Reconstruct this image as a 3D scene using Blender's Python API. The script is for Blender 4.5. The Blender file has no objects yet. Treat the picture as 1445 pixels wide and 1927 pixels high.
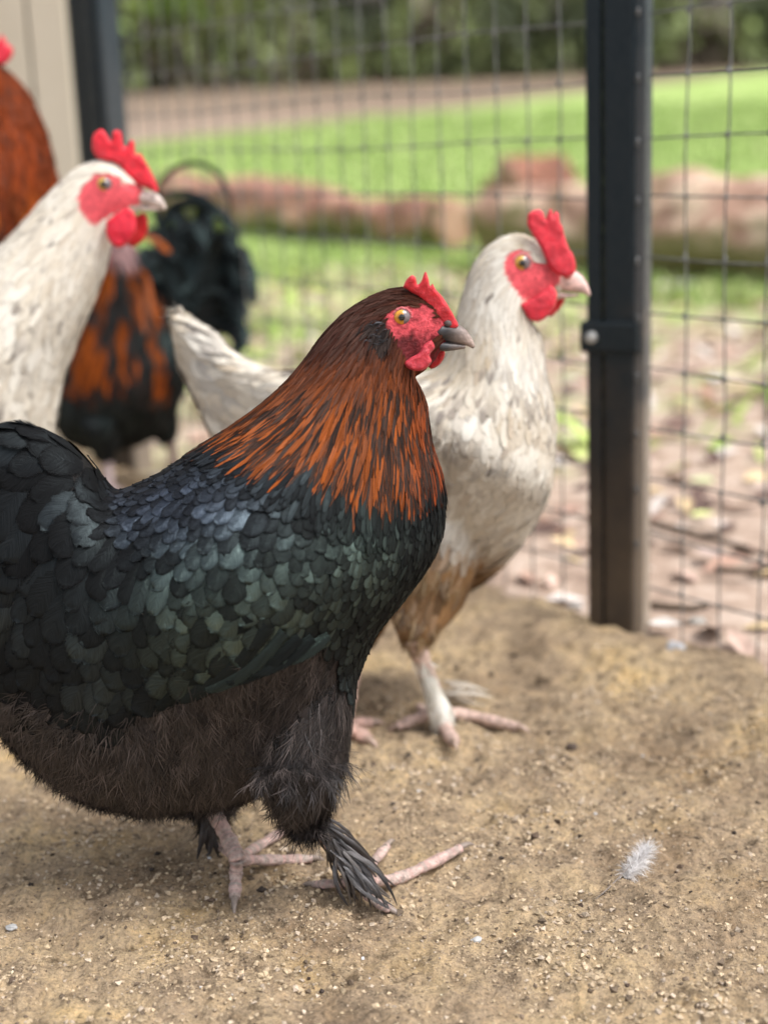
import bpy, bmesh, math, random
import numpy as np
from mathutils import Vector, Matrix, noise
from mathutils.bvhtree import BVHTree
from mathutils.geometry import delaunay_2d_cdt

S = bpy.context.scene
COL = S.collection
RNG = np.random.default_rng(7)
random.seed(7)

# ------------------------------------------------------------------ camera
FPX, CX, CY = 2780.0, 722.5, 963.5
PITCH, ROLL, CAMZ = math.atan((963.5 - 262) / 2780.0), 0.040, 0.51
cp, sp_ = math.cos(PITCH), math.sin(PITCH)
F_ = Vector((0, cp, -sp_)); R0 = Vector((1, 0, 0)); U0 = Vector((0, sp_, cp))
R_ = R0 * math.cos(ROLL) - U0 * math.sin(ROLL)
U_ = U0 * math.cos(ROLL) + R0 * math.sin(ROLL)
CAM = Vector((0, 0, CAMZ))
cam = bpy.data.cameras.new('camera'); cam_o = bpy.data.objects.new('camera', cam); COL.objects.link(cam_o)
m = Matrix((R_, U_, -F_)).transposed().to_4x4(); m.translation = CAM
cam_o.matrix_world = m
cam.sensor_fit = 'VERTICAL'; cam.sensor_height = 36; cam.lens = 36 * FPX / 1927.0
cam.clip_start = 0.02; cam.clip_end = 1000
cam.dof.use_dof = True; cam.dof.focus_distance = 0.975; cam.dof.aperture_fstop = 3.5
S.camera = cam_o

# ------------------------------------------------------------------ light
SUN_EL, SUN_AZ = math.radians(58), math.radians(118)      # azimuth clockwise from +Y
w = bpy.data.worlds.new('World'); S.world = w; w.use_nodes = True
nt = w.node_tree; nt.nodes.clear()
sky = nt.nodes.new('ShaderNodeTexSky'); sky.sky_type = 'NISHITA'; sky.sun_disc = False
sky.sun_elevation = SUN_EL; sky.sun_rotation = SUN_AZ; sky.dust_density = 4.0; sky.air_density = 1.0
hs = nt.nodes.new('ShaderNodeHueSaturation'); hs.inputs['Saturation'].default_value = 0.28
bg = nt.nodes.new('ShaderNodeBackground'); bg.inputs[1].default_value = 0.15
wo = nt.nodes.new('ShaderNodeOutputWorld')
nt.links.new(sky.outputs[0], hs.inputs['Color']); nt.links.new(hs.outputs[0], bg.inputs[0]); nt.links.new(bg.outputs[0], wo.inputs[0])
sun = bpy.data.lights.new('sun', 'SUN'); sun.energy = 1.5; sun.angle = math.radians(28); sun.color = (1, .95, .88)
sun_o = bpy.data.objects.new('sun', sun); COL.objects.link(sun_o)
sd = Vector((math.sin(SUN_AZ) * math.cos(SUN_EL), math.cos(SUN_AZ) * math.cos(SUN_EL), math.sin(SUN_EL)))
sun_o.rotation_euler = sd.to_track_quat('Z', 'Y').to_euler(); sun_o.location = (0, 0, 6)
S.view_settings.view_transform = 'Standard'; S.view_settings.look = 'None'
S.view_settings.gamma = 1; S.view_settings.use_curve_mapping = False
S.view_settings.exposure = 0.80
S.render.engine = 'CYCLES'
S.cycles.use_denoising = True
try: S.cycles.denoiser = 'OPENIMAGEDENOISE'
except Exception: pass
S.cycles.max_bounces = 6; S.cycles.transparent_max_bounces = 20

# ------------------------------------------------------------------ helpers
def ray(px, py):
    return (F_ * FPX + R_ * (px - CX) - U_ * (py - CY)).normalized()
def P(px, py, Y):
    d = ray(px, py); return CAM + d * (Y / d.y)
def G(px, py, z=0.0):
    d = ray(px, py); return CAM + d * ((z - CAMZ) / d.z)
FV, RV, UV_, CV = (np.array(v) for v in (F_, R_, U_, CAM))
def proj(p):
    q = np.asarray(p) - CV
    f = q @ FV
    return CX + FPX * (q @ RV) / f, CY - FPX * (q @ UV_) / f

def vnoise(x, y, seed=0):
    x = np.asarray(x, float); y = np.asarray(y, float)
    xi = np.floor(x).astype(np.int64); yi = np.floor(y).astype(np.int64)
    fx = x - xi; fy = y - yi
    fx = fx * fx * (3 - 2 * fx); fy = fy * fy * (3 - 2 * fy)
    def h(a, b):
        n = (a * 374761393 + b * 668265263 + seed * 1442695041) & 0xffffffff
        n = ((n ^ (n >> 13)) * 1274126177) & 0xffffffff
        return ((n ^ (n >> 16)) & 0xffff) / 65535.0
    return (h(xi, yi) * (1 - fx) + h(xi + 1, yi) * fx) * (1 - fy) + (h(xi, yi + 1) * (1 - fx) + h(xi + 1, yi + 1) * fx) * fy
def fbm(x, y, o=4, seed=0):
    r = 0; a = .5
    for i in range(o):
        r = r + a * (vnoise(x * 2 ** i, y * 2 ** i, seed + i * 17) - .5); a *= .5
    return r

def props(o, label=None, cat=None, group=None, kind=None):
    if label: o['label'] = label
    if cat: o['category'] = cat
    if group: o['group'] = group
    if kind: o['kind'] = kind
    return o
def thing(name, loc, label, cat, group=None):
    o = bpy.data.objects.new(name, None); COL.objects.link(o); o.location = loc
    o.empty_display_size = .05
    return props(o, label, cat, group)

def mesh_np(name, V, Fc, mat, parent=None, cols=None, uv=None, smooth=True, origin=None, kind=None):
    """V (n,3) world, Fc (m,k) index array (k=3|4). cols: dict name->(n,4). uv (n,2)"""
    V = np.asarray(V, np.float32).copy()
    org = np.array(parent_origin(parent) if origin is None else origin, np.float32)
    me = bpy.data.meshes.new(name)
    Fc = np.asarray(Fc, np.int32); k = Fc.shape[1]
    me.vertices.add(len(V)); me.vertices.foreach_set('co', (V - org).ravel())
    me.loops.add(Fc.size); me.loops.foreach_set('vertex_index', Fc.ravel())
    me.polygons.add(len(Fc)); me.polygons.foreach_set('loop_start', np.arange(0, Fc.size, k, dtype=np.int32))
    me.polygons.foreach_set('loop_total', np.full(len(Fc), k, np.int32))
    me.polygons.foreach_set('use_smooth', np.full(len(Fc), smooth))
    if uv is not None:
        l = me.uv_layers.new(name='UVMap'); l.data.foreach_set('uv', np.asarray(uv, np.float32)[Fc.ravel()].ravel())
    for cn, c in (cols or {}).items():
        a = me.color_attributes.new(cn, 'FLOAT_COLOR', 'POINT'); a.data.foreach_set('color', np.asarray(c, np.float32).ravel())
    me.update(calc_edges=True); me.validate()
    me.materials.append(mat)
    o = bpy.data.objects.new(name, me); COL.objects.link(o)
    if parent is not None: o.parent = parent
    elif origin is not None: o.location = origin
    if kind: o['kind'] = kind
    return o
def parent_origin(p):
    v = Vector((0, 0, 0))
    while p is not None: v += p.location; p = p.parent
    return v

def cat_spline(pts, n):
    pts = np.asarray(pts, float); m = len(pts)
    t = np.linspace(0, m - 1, n); i = np.clip(np.floor(t).astype(int), 0, m - 2); f = (t - i)[:, None]
    g = lambda k: pts[np.clip(k, 0, m - 1)]
    p0, p1, p2, p3 = g(i - 1), g(i), g(i + 1), g(i + 2)
    return .5 * (2 * p1 + (p2 - p0) * f + (2 * p0 - 5 * p1 + 4 * p2 - p3) * f ** 2 + (3 * p1 - p0 - 3 * p2 + p3) * f ** 3)

def grid_faces(n, m, wrap=True, off=0):
    i = np.arange(n - 1)[:, None]; j = np.arange(m if wrap else m - 1)[None, :]
    a = i * m + j; b = i * m + (j + 1) % m
    return np.stack([a, b, b + m, a + m], -1).reshape(-1, 4) + off

def loft(st, Y, n=90, m=36, e=1.0):
    """st rows: ax,ay,bx,by,w_px[,dY]; returns verts, quads(with collapsed caps)"""
    st = [tuple(s) + (0,) * (6 - len(s)) for s in st]
    sp = cat_spline(st, n)
    V = []
    for ax, ay, bx, by, wd, dy in sp:
        A = P(ax, ay, Y + dy); B = P(bx, by, Y + dy); C = (A + B) / 2; H = (A - B) / 2
        L = Vector((0, 1, 0)) * (max(wd, .5) * Y / FPX)
        for k in range(m):
            th = 2 * math.pi * k / m
            c, s = math.cos(th), math.sin(th)
            V.append(C + H * (abs(c) ** e * (1 if c > 0 else -1)) - L * (abs(s) ** e * (1 if s > 0 else -1)))
    V = np.array(V)
    Fq = grid_faces(n, m)
    c0 = V[:m].mean(0); c1 = V[-m:].mean(0)
    V = np.vstack([V, c0, c1]); N = n * m
    k = np.arange(m)
    cap0 = np.stack([np.full(m, N), (k + 1) % m, k, k], -1)[:, [0, 1, 2, 2]]
    cap1 = np.stack([np.full(m, N + 1), (n - 1) * m + k, (n - 1) * m + (k + 1) % m, (n - 1) * m + (k + 1) % m], -1)
    return V, Fq, np.vstack([cap0, cap1])[:, :3]

def tube(pts, rad, n=24, m=12, squash=1.0):
    pts = [Vector(p) for p in pts]
    arr = cat_spline([list(p) + [r] for p, r in zip(pts, rad)], n)
    V = []
    up = Vector((0, 0, 1))
    for i in range(n):
        a = Vector(arr[max(i - 1, 0), :3]); b = Vector(arr[min(i + 1, n - 1), :3]); t = (b - a)
        if t.length < 1e-9: t = Vector((0, 0, 1))
        t.normalize()
        s = t.cross(up)
        if s.length < .15: s = t.cross(Vector((0, 1, 0)))
        s.normalize(); u = s.cross(t).normalized()
        c = Vector(arr[i, :3]); r = arr[i, 3]
        for k in range(m):
            th = 2 * math.pi * k / m
            V.append(c + s * (r * math.cos(th)) + u * (r * squash * math.sin(th)))
    V = np.array(V); Fq = grid_faces(n, m)
    V = np.vstack([V, arr[0, :3], arr[-1, :3]]); N = n * m; k = np.arange(m)
    T = np.vstack([np.stack([np.full(m, N), (k + 1) % m, k], -1), np.stack([np.full(m, N + 1), (n - 1) * m + k, (n - 1) * m + (k + 1) % m], -1)])
    return V, Fq, T
def tri(Fq): return np.vstack([Fq[:, [0, 1, 2]], Fq[:, [0, 2, 3]]])
def join(parts):
    Vs, Fs, o = [], [], 0
    for V, Fq, T in parts:
        Vs.append(V); Fs.append(tri(Fq) + o); Fs.append(T + o); o += len(V)
    return np.vstack(Vs), np.vstack(Fs)
def box_vf(c, sx, sy, sz, rz=0.0, bev=0.0, lean=0.0):
    bm = bmesh.new(); bmesh.ops.create_cube(bm, size=1)
    for v in bm.verts: v.co = Vector((v.co.x * sx, v.co.y * sy, v.co.z * sz))
    if bev: bmesh.ops.bevel(bm, geom=bm.edges[:], offset=bev, segments=2, affect='EDGES', profile=.6)
    bmesh.ops.triangulate(bm, faces=bm.faces[:])
    M = Matrix.Translation(c) @ Matrix.Rotation(rz, 4, 'Z')
    bm.verts.index_update()
    V = np.array([M @ v.co for v in bm.verts]); T = np.array([[v.index for v in f.verts] for f in bm.faces]); bm.free()
    return V, T

# ------------------------------------------------------------------ materials
def mat_new(name):
    mt = bpy.data.materials.new(name); mt.use_nodes = True
    n = mt.node_tree; n.nodes.clear(); out = n.nodes.new('ShaderNodeOutputMaterial')
    b = n.nodes.new('ShaderNodeBsdfPrincipled'); n.links.new(b.outputs[0], out.inputs[0])
    return mt, n, b, out
def nd(n, t, **k):
    x = n.nodes.new(t)
    for a, v in k.items():
        if hasattr(x, a): setattr(x, a, v)
        else: x.inputs[a.replace('_', ' ')].default_value = v
    return x
def ramp(n, stops):
    r = n.nodes.new('ShaderNodeValToRGB'); e = r.color_ramp.elements
    while len(e) < len(stops): e.new(.5)
    for x, (p, c) in zip(e, stops): x.position = p; x.color = (*c, 1)
    return r
def simple_mat(name, col, rough=.6, spec=.4, noise_scale=None, col2=None, bump=0.0, bscale=None, metal=0, detail=6):
    mt, n, b, out = mat_new(name)
    b.inputs['Roughness'].default_value = rough; b.inputs['Specular IOR Level'].default_value = spec; b.inputs['Metallic'].default_value = metal
    tc = nd(n, 'ShaderNodeTexCoord')
    if noise_scale:
        ns = nd(n, 'ShaderNodeTexNoise', Scale=noise_scale, Detail=detail, Roughness=.6)
        n.links.new(tc.outputs['Object'], ns.inputs['Vector'])
        r = ramp(n, [(.3, col), (.7, col2 or col)]); n.links.new(ns.outputs[0], r.inputs[0]); n.links.new(r.outputs[0], b.inputs['Base Color'])
    else: b.inputs['Base Color'].default_value = (*col, 1)
    if bump:
        n2 = nd(n, 'ShaderNodeTexNoise', Scale=bscale or 100, Detail=4)
        n.links.new(tc.outputs['Object'], n2.inputs['Vector'])
        bp = nd(n, 'ShaderNodeBump', Strength=1.0, Distance=bump); n.links.new(n2.outputs[0], bp.inputs['Height']); n.links.new(bp.outputs[0], b.inputs['Normal'])
    return mt

def feather_mat(name, rough=.42, gloss=1.0, barb=1.0, spec=.3, fray=False):
    """base colour from attribute Col; colour of the iridescent gloss from attribute Sheen; barbs from the feather's UV"""
    mt, n, b, out = mat_new(name)
    a = nd(n, 'ShaderNodeAttribute', attribute_name='Col'); s = nd(n, 'ShaderNodeAttribute', attribute_name='Sheen')
    uv = nd(n, 'ShaderNodeUVMap')
    sx = nd(n, 'ShaderNodeSeparateXYZ'); n.links.new(uv.outputs[0], sx.inputs[0])
    ab = nd(n, 'ShaderNodeMath', operation='ABSOLUTE'); n.links.new(sx.outputs[0], ab.inputs[0])
    k = nd(n, 'ShaderNodeMath', operation='MULTIPLY'); k.inputs[1].default_value = .55; n.links.new(ab.outputs[0], k.inputs[0])
    d = nd(n, 'ShaderNodeMath', operation='SUBTRACT'); n.links.new(sx.outputs[1], d.inputs[0]); n.links.new(k.outputs[0], d.inputs[1])
    sc = nd(n, 'ShaderNodeMath', operation='MULTIPLY'); sc.inputs[1].default_value = 38; n.links.new(d.outputs[0], sc.inputs[0])
    cx = nd(n, 'ShaderNodeCombineXYZ'); n.links.new(sc.outputs[0], cx.inputs[1])
    sm = nd(n, 'ShaderNodeMath', operation='MULTIPLY'); sm.inputs[1].default_value = 1.3; n.links.new(sx.outputs[0], sm.inputs[0]); n.links.new(sm.outputs[0], cx.inputs[0])
    n.links.new(a.outputs['Alpha'], cx.inputs[2])
    z = nd(n, 'ShaderNodeTexNoise', Scale=1.0, Detail=3, Roughness=.7); n.links.new(cx.outputs[0], z.inputs['Vector'])
    mr = nd(n, 'ShaderNodeMapRange'); mr.inputs[1].default_value = .25; mr.inputs[2].default_value = .75
    mr.inputs[3].default_value = 1 - .45 * barb; mr.inputs[4].default_value = 1 + .45 * barb; n.links.new(z.outputs[0], mr.inputs[0])
    mx = nd(n, 'ShaderNodeVectorMath', operation='SCALE'); n.links.new(a.outputs['Color'], mx.inputs[0]); n.links.new(mr.outputs[0], mx.inputs['Scale'])
    n.links.new(mx.outputs[0], b.inputs['Base Color'])
    b.inputs['Roughness'].default_value = .7; b.inputs['Specular IOR Level'].default_value = spec
    bp = nd(n, 'ShaderNodeBump', Strength=.6 * barb, Distance=.0006); n.links.new(z.outputs[0], bp.inputs['Height']); n.links.new(bp.outputs[0], b.inputs['Normal'])
    if gloss > 0:
        g = nd(n, 'ShaderNodeBsdfGlossy', Roughness=rough)
        gm = nd(n, 'ShaderNodeVectorMath', operation='SCALE'); n.links.new(s.outputs['Color'], gm.inputs[0]); n.links.new(mr.outputs[0], gm.inputs['Scale'])
        n.links.new(gm.outputs[0], g.inputs['Color']); n.links.new(bp.outputs[0], g.inputs['Normal'])
        ad = nd(n, 'ShaderNodeAddShader'); n.links.new(b.outputs[0], ad.inputs[0]); n.links.new(g.outputs[0], ad.inputs[1])
        n.links.new(ad.outputs[0], out.inputs[0])
    if fray:
        # barbs part along the rim of the vane
        te = nd(n, 'ShaderNodeMapRange'); te.inputs[1].default_value = .80; te.inputs[2].default_value = 1.0; te.inputs[3].default_value = 0; te.inputs[4].default_value = 1; n.links.new(sx.outputs[1], te.inputs[0])
        mxx = nd(n, 'ShaderNodeMath', operation='MAXIMUM'); n.links.new(ab.outputs[0], mxx.inputs[0]); n.links.new(te.outputs[0], mxx.inputs[1])
        z2 = nd(n, 'ShaderNodeMath', operation='MULTIPLY_ADD'); z2.inputs[1].default_value = -.75; n.links.new(z.outputs[0], z2.inputs[0]); n.links.new(mxx.outputs[0], z2.inputs[2])
        al = nd(n, 'ShaderNodeMapRange'); al.inputs[1].default_value = .46; al.inputs[2].default_value = .64; al.inputs[3].default_value = 0; al.inputs[4].default_value = 1; n.links.new(z2.outputs[0], al.inputs[0])
        tr_ = nd(n, 'ShaderNodeBsdfTransparent'); ms = nd(n, 'ShaderNodeMixShader'); n.links.new(al.outputs[0], ms.inputs[0])
        n.links.new((ad if gloss > 0 else b).outputs[0], ms.inputs[1]); n.links.new(tr_.outputs[0], ms.inputs[2]); n.links.new(ms.outputs[0], out.inputs[0])
    return mt
def attr_mat(name, rough=.7, spec=.3, bump=0.0, bscale=300, vary=.3, vscale=150, sss=0.0):
    mt, n, b, out = mat_new(name)
    a = nd(n, 'ShaderNodeAttribute', attribute_name='Col'); tc = nd(n, 'ShaderNodeTexCoord')
    z = nd(n, 'ShaderNodeTexNoise', Scale=vscale, Detail=5, Roughness=.65); n.links.new(tc.outputs['Object'], z.inputs['Vector'])
    mr = nd(n, 'ShaderNodeMapRange'); mr.inputs[1].default_value = .3; mr.inputs[2].default_value = .7
    mr.inputs[3].default_value = 1 - vary; mr.inputs[4].default_value = 1 + vary; n.links.new(z.outputs[0], mr.inputs[0])
    mx = nd(n, 'ShaderNodeVectorMath', operation='SCALE'); n.links.new(a.outputs['Color'], mx.inputs[0]); n.links.new(mr.outputs[0], mx.inputs['Scale'])
    n.links.new(mx.outputs[0], b.inputs['Base Color']); b.inputs['Roughness'].default_value = rough; b.inputs['Specular IOR Level'].default_value = spec
    if sss:
        b.inputs['Subsurface Weight'].default_value = sss; b.inputs['Subsurface Radius'].default_value = (.004, .0012, .0008); b.inputs['Subsurface Scale'].default_value = 1.0
    if bump:
        v = nd(n, 'ShaderNodeTexNoise', Scale=bscale, Detail=4, Roughness=.6); n.links.new(tc.outputs['Object'], v.inputs['Vector'])
        bp = nd(n, 'ShaderNodeBump', Strength=1, Distance=bump); n.links.new(v.outputs[0], bp.inputs['Height']); n.links.new(bp.outputs[0], b.inputs['Normal'])
    return mt
M_BLACKF = feather_mat('black_feather', rough=.34, gloss=1, barb=1.2, spec=.04, fray=True)
M_WHITEF = feather_mat('pale_feather', gloss=0, barb=.3, spec=.2, fray=True)
M_STRAND = feather_mat('fluff_strand', rough=.5, gloss=1, barb=.0, spec=.2)
M_SKIN = attr_mat('face_and_down', rough=.55, spec=.12, bump=.0016, bscale=520, vary=.32, vscale=420)
M_COMB = attr_mat('comb_skin', rough=.38, spec=.45, bump=.0011, bscale=700, vary=.18, vscale=180, sss=.25)
M_BEAK = attr_mat('beak_horn', rough=.38, spec=.5, bump=.0003, bscale=500, vary=.35, vscale=160)
M_LEG = attr_mat('leg_scale', rough=.6, spec=.3, bump=.0022, bscale=480, vary=.4, vscale=170)
M_EYE = attr_mat('eye_surface', rough=.04, spec=.8, vary=.2, vscale=700)
M_PUPIL = simple_mat('pupil_black', (.002, .002, .002), rough=.03, spec=.9)

# ------------------------------------------------------------------ setting
FA = np.array((.2187 * 1.56 / 1.6, 1.56)); FD = np.array((-.70, .96)); FD = FD / np.linalg.norm(FD)   # fence line: origin at the post, direction away
FN = np.array((FD[1], -FD[0])); 
if FN[1] < 0: FN = -FN                                              # towards the outside
def fence_side(x, y): return (x - FA[0]) * FN[0] + (y - FA[1]) * FN[1]
def terrain_z(x, y):
    x = np.asarray(x, float); y = np.asarray(y, float)
    r = np.clip(y - 7.5, 0, None)
    z = -.012 + .080 * r - .0006 * np.clip(y - 20, 0, None) ** 2 * 0
    z = z + .05 * fbm(x * .35 + 3, y * .35, 3, 5) * np.clip((y - 3) / 4, 0, 1)
    z = z + .02 * fbm(x * 5, y * 5, 3, 9)
    return z
# terrain sheet
ys = np.concatenate([np.linspace(-8, 1.2, 14), np.linspace(1.3, 4, 110), np.linspace(4.08, 12, 90), np.geomspace(12.3, 420, 60)])
xs = np.concatenate([-np.geomspace(200, 3.2, 24), np.linspace(-3, 3, 160), np.geomspace(3.2, 200, 24)])
XX, YY = np.meshgrid(xs, ys); ZZ = terrain_z(XX, YY); ZZ = np.where(YY > 60, np.minimum(ZZ, terrain_z(XX * 0, YY * 0 + 60)), ZZ)
inside = fence_side(XX, YY) < -.06
ZZ = np.where(inside & (YY < 3.2), -.03, ZZ)
mt, n, b, out = mat_new('outside_ground')
tc = nd(n, 'ShaderNodeTexCoord'); geo = nd(n, 'ShaderNodeNewGeometry'); sx = nd(n, 'ShaderNodeSeparateXYZ'); n.links.new(geo.outputs['Position'], sx.inputs[0])
n1 = nd(n, 'ShaderNodeTexNoise', Scale=1.1, Detail=6, Roughness=.6); n.links.new(geo.outputs['Position'], n1.inputs['Vector'])
n2 = nd(n, 'ShaderNodeTexNoise', Scale=22, Detail=6, Roughness=.7); n.links.new(geo.outputs['Position'], n2.inputs['Vector'])
n3 = nd(n, 'ShaderNodeTexNoise', Scale=4, Detail=4, Roughness=.6); n.links.new(geo.outputs['Position'], n3.inputs['Vector'])
dirt = ramp(n, [(.3, (.22, .155, .12)), (.5, (.42, .315, .25)), (.7, (.60, .50, .43))]); n.links.new(n2.outputs[0], dirt.inputs[0])
grs = ramp(n, [(.3, (.22, .32, .09)), (.5, (.33, .45, .14)), (.72, (.46, .54, .24))]); n.links.new(n3.outputs[0], grs.inputs[0])
def mathn(op, a, bb):
    x = nd(n, 'ShaderNodeMath', operation=op)
    for i, v in enumerate((a, bb)):
        if isinstance(v, (int, float)): x.inputs[i].default_value = v
        else: n.links.new(v, x.inputs[i])
    return x.outputs[0]
def mrange(v, a, bb, c=0, d=1):
    x = nd(n, 'ShaderNodeMapRange'); x.inputs[1].default_value = a; x.inputs[2].default_value = bb; x.inputs[3].default_value = c; x.inputs[4].default_value = d
    n.links.new(v, x.inputs[0]); return x.outputs[0]
yy = mathn('ADD', sx.outputs[1], mathn('MULTIPLY', mathn('SUBTRACT', n1.outputs[0], .5), 5.0))
near = mrange(yy, 3.4, 7.6); patch = mrange(n1.outputs[0], .42, .62)
lawn = mathn('MAXIMUM', near, mathn('MULTIPLY', mrange(yy, 2.0, 3.4, 0, .9), mrange(n3.outputs[0], .47, .6)))
# far edge of the lawn runs obliquely: nearer on the left
edge = mathn('ADD', sx.outputs[1], mathn('MULTIPLY', sx.outputs[0], -1.15))
far = mrange(mathn('ADD', edge, mathn('MULTIPLY', n1.outputs[0], 1.5)), 16.8, 18.2, 1, 0)
fac = mathn('MULTIPLY', lawn, far)
fd = nd(n, 'ShaderNodeMixRGB', blend_type='MULTIPLY'); n.links.new(mrange(yy, 12, 20), fd.inputs[0]); n.links.new(dirt.outputs[0], fd.inputs[1]); fd.inputs[2].default_value = (.55, .54, .50, 1)
mix = nd(n, 'ShaderNodeMixRGB'); n.links.new(fac, mix.inputs[0]); n.links.new(fd.outputs[0], mix.inputs[1]); n.links.new(grs.outputs[0], mix.inputs[2])
n.links.new(mix.outputs[0], b.inputs['Base Color']); b.inputs['Roughness'].default_value = .9; b.inputs['Specular IOR Level'].default_value = .15
bp = nd(n, 'ShaderNodeBump', Strength=.8, Distance=.012); n.links.new(n2.outputs[0], bp.inputs['Height']); n.links.new(bp.outputs[0], b.inputs['Normal'])
mesh_np('ground', np.stack([XX, YY, ZZ], -1).reshape(-1, 3), grid_faces(len(ys), len(xs), False), mt, kind='structure')

# pen floor: fine relief
def floor_z(x, y):
    z = -.006 * np.clip(fbm(x * 9 + 4, y * 9, 3, 91) * 5, 0, 1) + .012 * fbm(x * 5, y * 5, 3, 21) + .010 * fbm(x * 16, y * 16, 3, 31) + .011 * fbm(x * 48, y * 48, 4, 41)
    c = fbm(x * 130, y * 130, 2, 51)
    z = z + .0085 * c + .003 * np.clip(fbm(x * 38 + 9, y * 38, 2, 71) - .06, 0, 1) * 6
    s = fence_side(x, y)
    z = z + .014 * np.exp(-((s + .10 + .05 * fbm(x * 6, y * 6, 2, 3)) / .05) ** 2)     # low ridge scratched up along the wire
    return z - np.clip(s + .03 + .09 * fbm(x * 14, y * 14, 3, 77), 0, 1) * .35
ys = np.concatenate([np.linspace(-.6, .62, 20), np.linspace(.64, 1.15, 230), np.linspace(1.153, 1.75, 170), np.linspace(1.76, 4.4, 130)])
xs = np.concatenate([np.linspace(-2.6, -.46, 60), np.linspace(-.45, .55, 390), np.linspace(.56, 2.0, 50)])
XX, YY = np.meshgrid(xs, ys); ZZ = floor_z(XX, YY)
mt, n, b, out = mat_new('pen_dirt')
geo = nd(n, 'ShaderNodeNewGeometry')
a1 = nd(n, 'ShaderNodeTexNoise', Scale=11, Detail=6, Roughness=.62); n.links.new(geo.outputs['Position'], a1.inputs['Vector'])
a2 = nd(n, 'ShaderNodeTexNoise', Scale=260, Detail=6, Roughness=.75); n.links.new(geo.outputs['Position'], a2.inputs['Vector'])
a3 = nd(n, 'ShaderNodeTexNoise', Scale=60, Detail=6, Roughness=.7); n.links.new(geo.outputs['Position'], a3.inputs['Vector'])
c1 = ramp(n, [(.30, (.26, .205, .15)), (.46, (.46, .365, .265)), (.58, (.54, .43, .295)), (.70, (.64, .485, .275))]); n.links.new(a1.outputs[0], c1.inputs[0])
c2 = ramp(n, [(.32, (.30, .28, .26)), (.47, (.92, .90, .88)), (.66, (1.35, 1.27, 1.18))]); n.links.new(a2.outputs[0], c2.inputs[0])
c3 = ramp(n, [(.33, (.34, .32, .31)), (.47, (.95, .95, .95)), (.7, (1.2, 1.15, 1.05))]); n.links.new(a3.outputs[0], c3.inputs[0])
m1 = nd(n, 'ShaderNodeMixRGB', blend_type='MULTIPLY'); m1.inputs[0].default_value = .85; n.links.new(c1.outputs[0], m1.inputs[1]); n.links.new(c2.outputs[0], m1.inputs[2])
m2 = nd(n, 'ShaderNodeMixRGB', blend_type='MULTIPLY'); m2.inputs[0].default_value = .9; n.links.new(m1.outputs[0], m2.inputs[1]); n.links.new(c3.outputs[0], m2.inputs[2])
a4 = nd(n, 'ShaderNodeTexNoise', Scale=3.3, Detail=7, Roughness=.7); n.links.new(geo.outputs['Position'], a4.inputs['Vector'])
c4 = ramp(n, [(.34, (.58, .52, .46)), (.48, (.95, .93, .90)), (.62, (1.1, 1.08, 1.0))]); n.links.new(a4.outputs[0], c4.inputs[0])
m4 = nd(n, 'ShaderNodeMixRGB', blend_type='MULTIPLY'); m4.inputs[0].default_value = .9; n.links.new(m2.outputs[0], m4.inputs[1]); n.links.new(c4.outputs[0], m4.inputs[2]); m2 = m4
n.links.new(m2.outputs[0], b.inputs['Base Color']); b.inputs['Roughness'].default_value = .95; b.inputs['Specular IOR Level'].default_value = .12
bp = nd(n, 'ShaderNodeBump', Strength=1, Distance=.0035); n.links.new(a2.outputs[0], bp.inputs['Height'])
bp2 = nd(n, 'ShaderNodeBump', Strength=1, Distance=.006); n.links.new(a3.outputs[0], bp2.inputs['Height']); n.links.new(bp.outputs[0], bp2.inputs['Normal']); n.links.new(bp2.outputs[0], b.inputs['Normal'])
mesh_np('pen_floor', np.stack([XX, YY, ZZ], -1).reshape(-1, 3), grid_faces(len(ys), len(xs), False), mt, kind='structure')
def fz(x, y): return float(floor_z(np.array([x]), np.array([y]))[0])

# crumbs of earth
def scatter_crumbs(name, N, x0, x1, y0, y1, smin, smax, cols, zfun, mat, ok=None, power=3.0):
    x = RNG.uniform(x0, x1, N); y = RNG.uniform(y0, y1, N)
    if ok is not None: k = ok(x, y); x = x[k]; y = y[k]; N = len(x)
    clump = vnoise(x * 22, y * 22, 5); s = smin + (smax - smin) * RNG.random(N) ** power * (0.4 + clump)
    base = np.array([(1, 0, 0), (-1, 0, 0), (0, 1, 0), (0, -1, 0), (0, 0, 1), (0, 0, -1)], float)
    tr = np.array([(0, 2, 4), (2, 1, 4), (1, 3, 4), (3, 0, 4), (2, 0, 5), (1, 2, 5), (3, 1, 5), (0, 3, 5)])
    q = RNG.normal(size=(N, 3, 3)); q, _ = np.linalg.qr(q)
    V = base[None] * (1 + RNG.uniform(-.45, .45, (N, 6, 1))); V = V @ q * s[:, None, None]
    V[:, :, 2] *= .7; V[:, :, 0] += x[:, None]; V[:, :, 1] += y[:, None]; V[:, :, 2] += (zfun(x, y) + s * .25)[:, None]
    Fc = tr[None] + (np.arange(N) * 6)[:, None, None]
    ci = np.array(cols)[RNG.integers(0, len(cols), N)] * RNG.uniform(.7, 1.25, (N, 1))
    C = np.ones((N, 6, 4)); C[:, :, :3] = ci[:, None]
    return mesh_np(name, V.reshape(-1, 3), Fc.reshape(-1, 3), mat, cols={'Col': C.reshape(-1, 4)}, smooth=False, kind='stuff')
M_CRUMB = attr_mat('earth_crumb', rough=.95, spec=.1, vary=.3, vscale=600)
cc = [(.42, .33, .23), (.49, .385, .27), (.33, .26, .18), (.53, .415, .285), (.48, .395, .31), (.42, .33, .22), (.17, .13, .095)]
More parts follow.
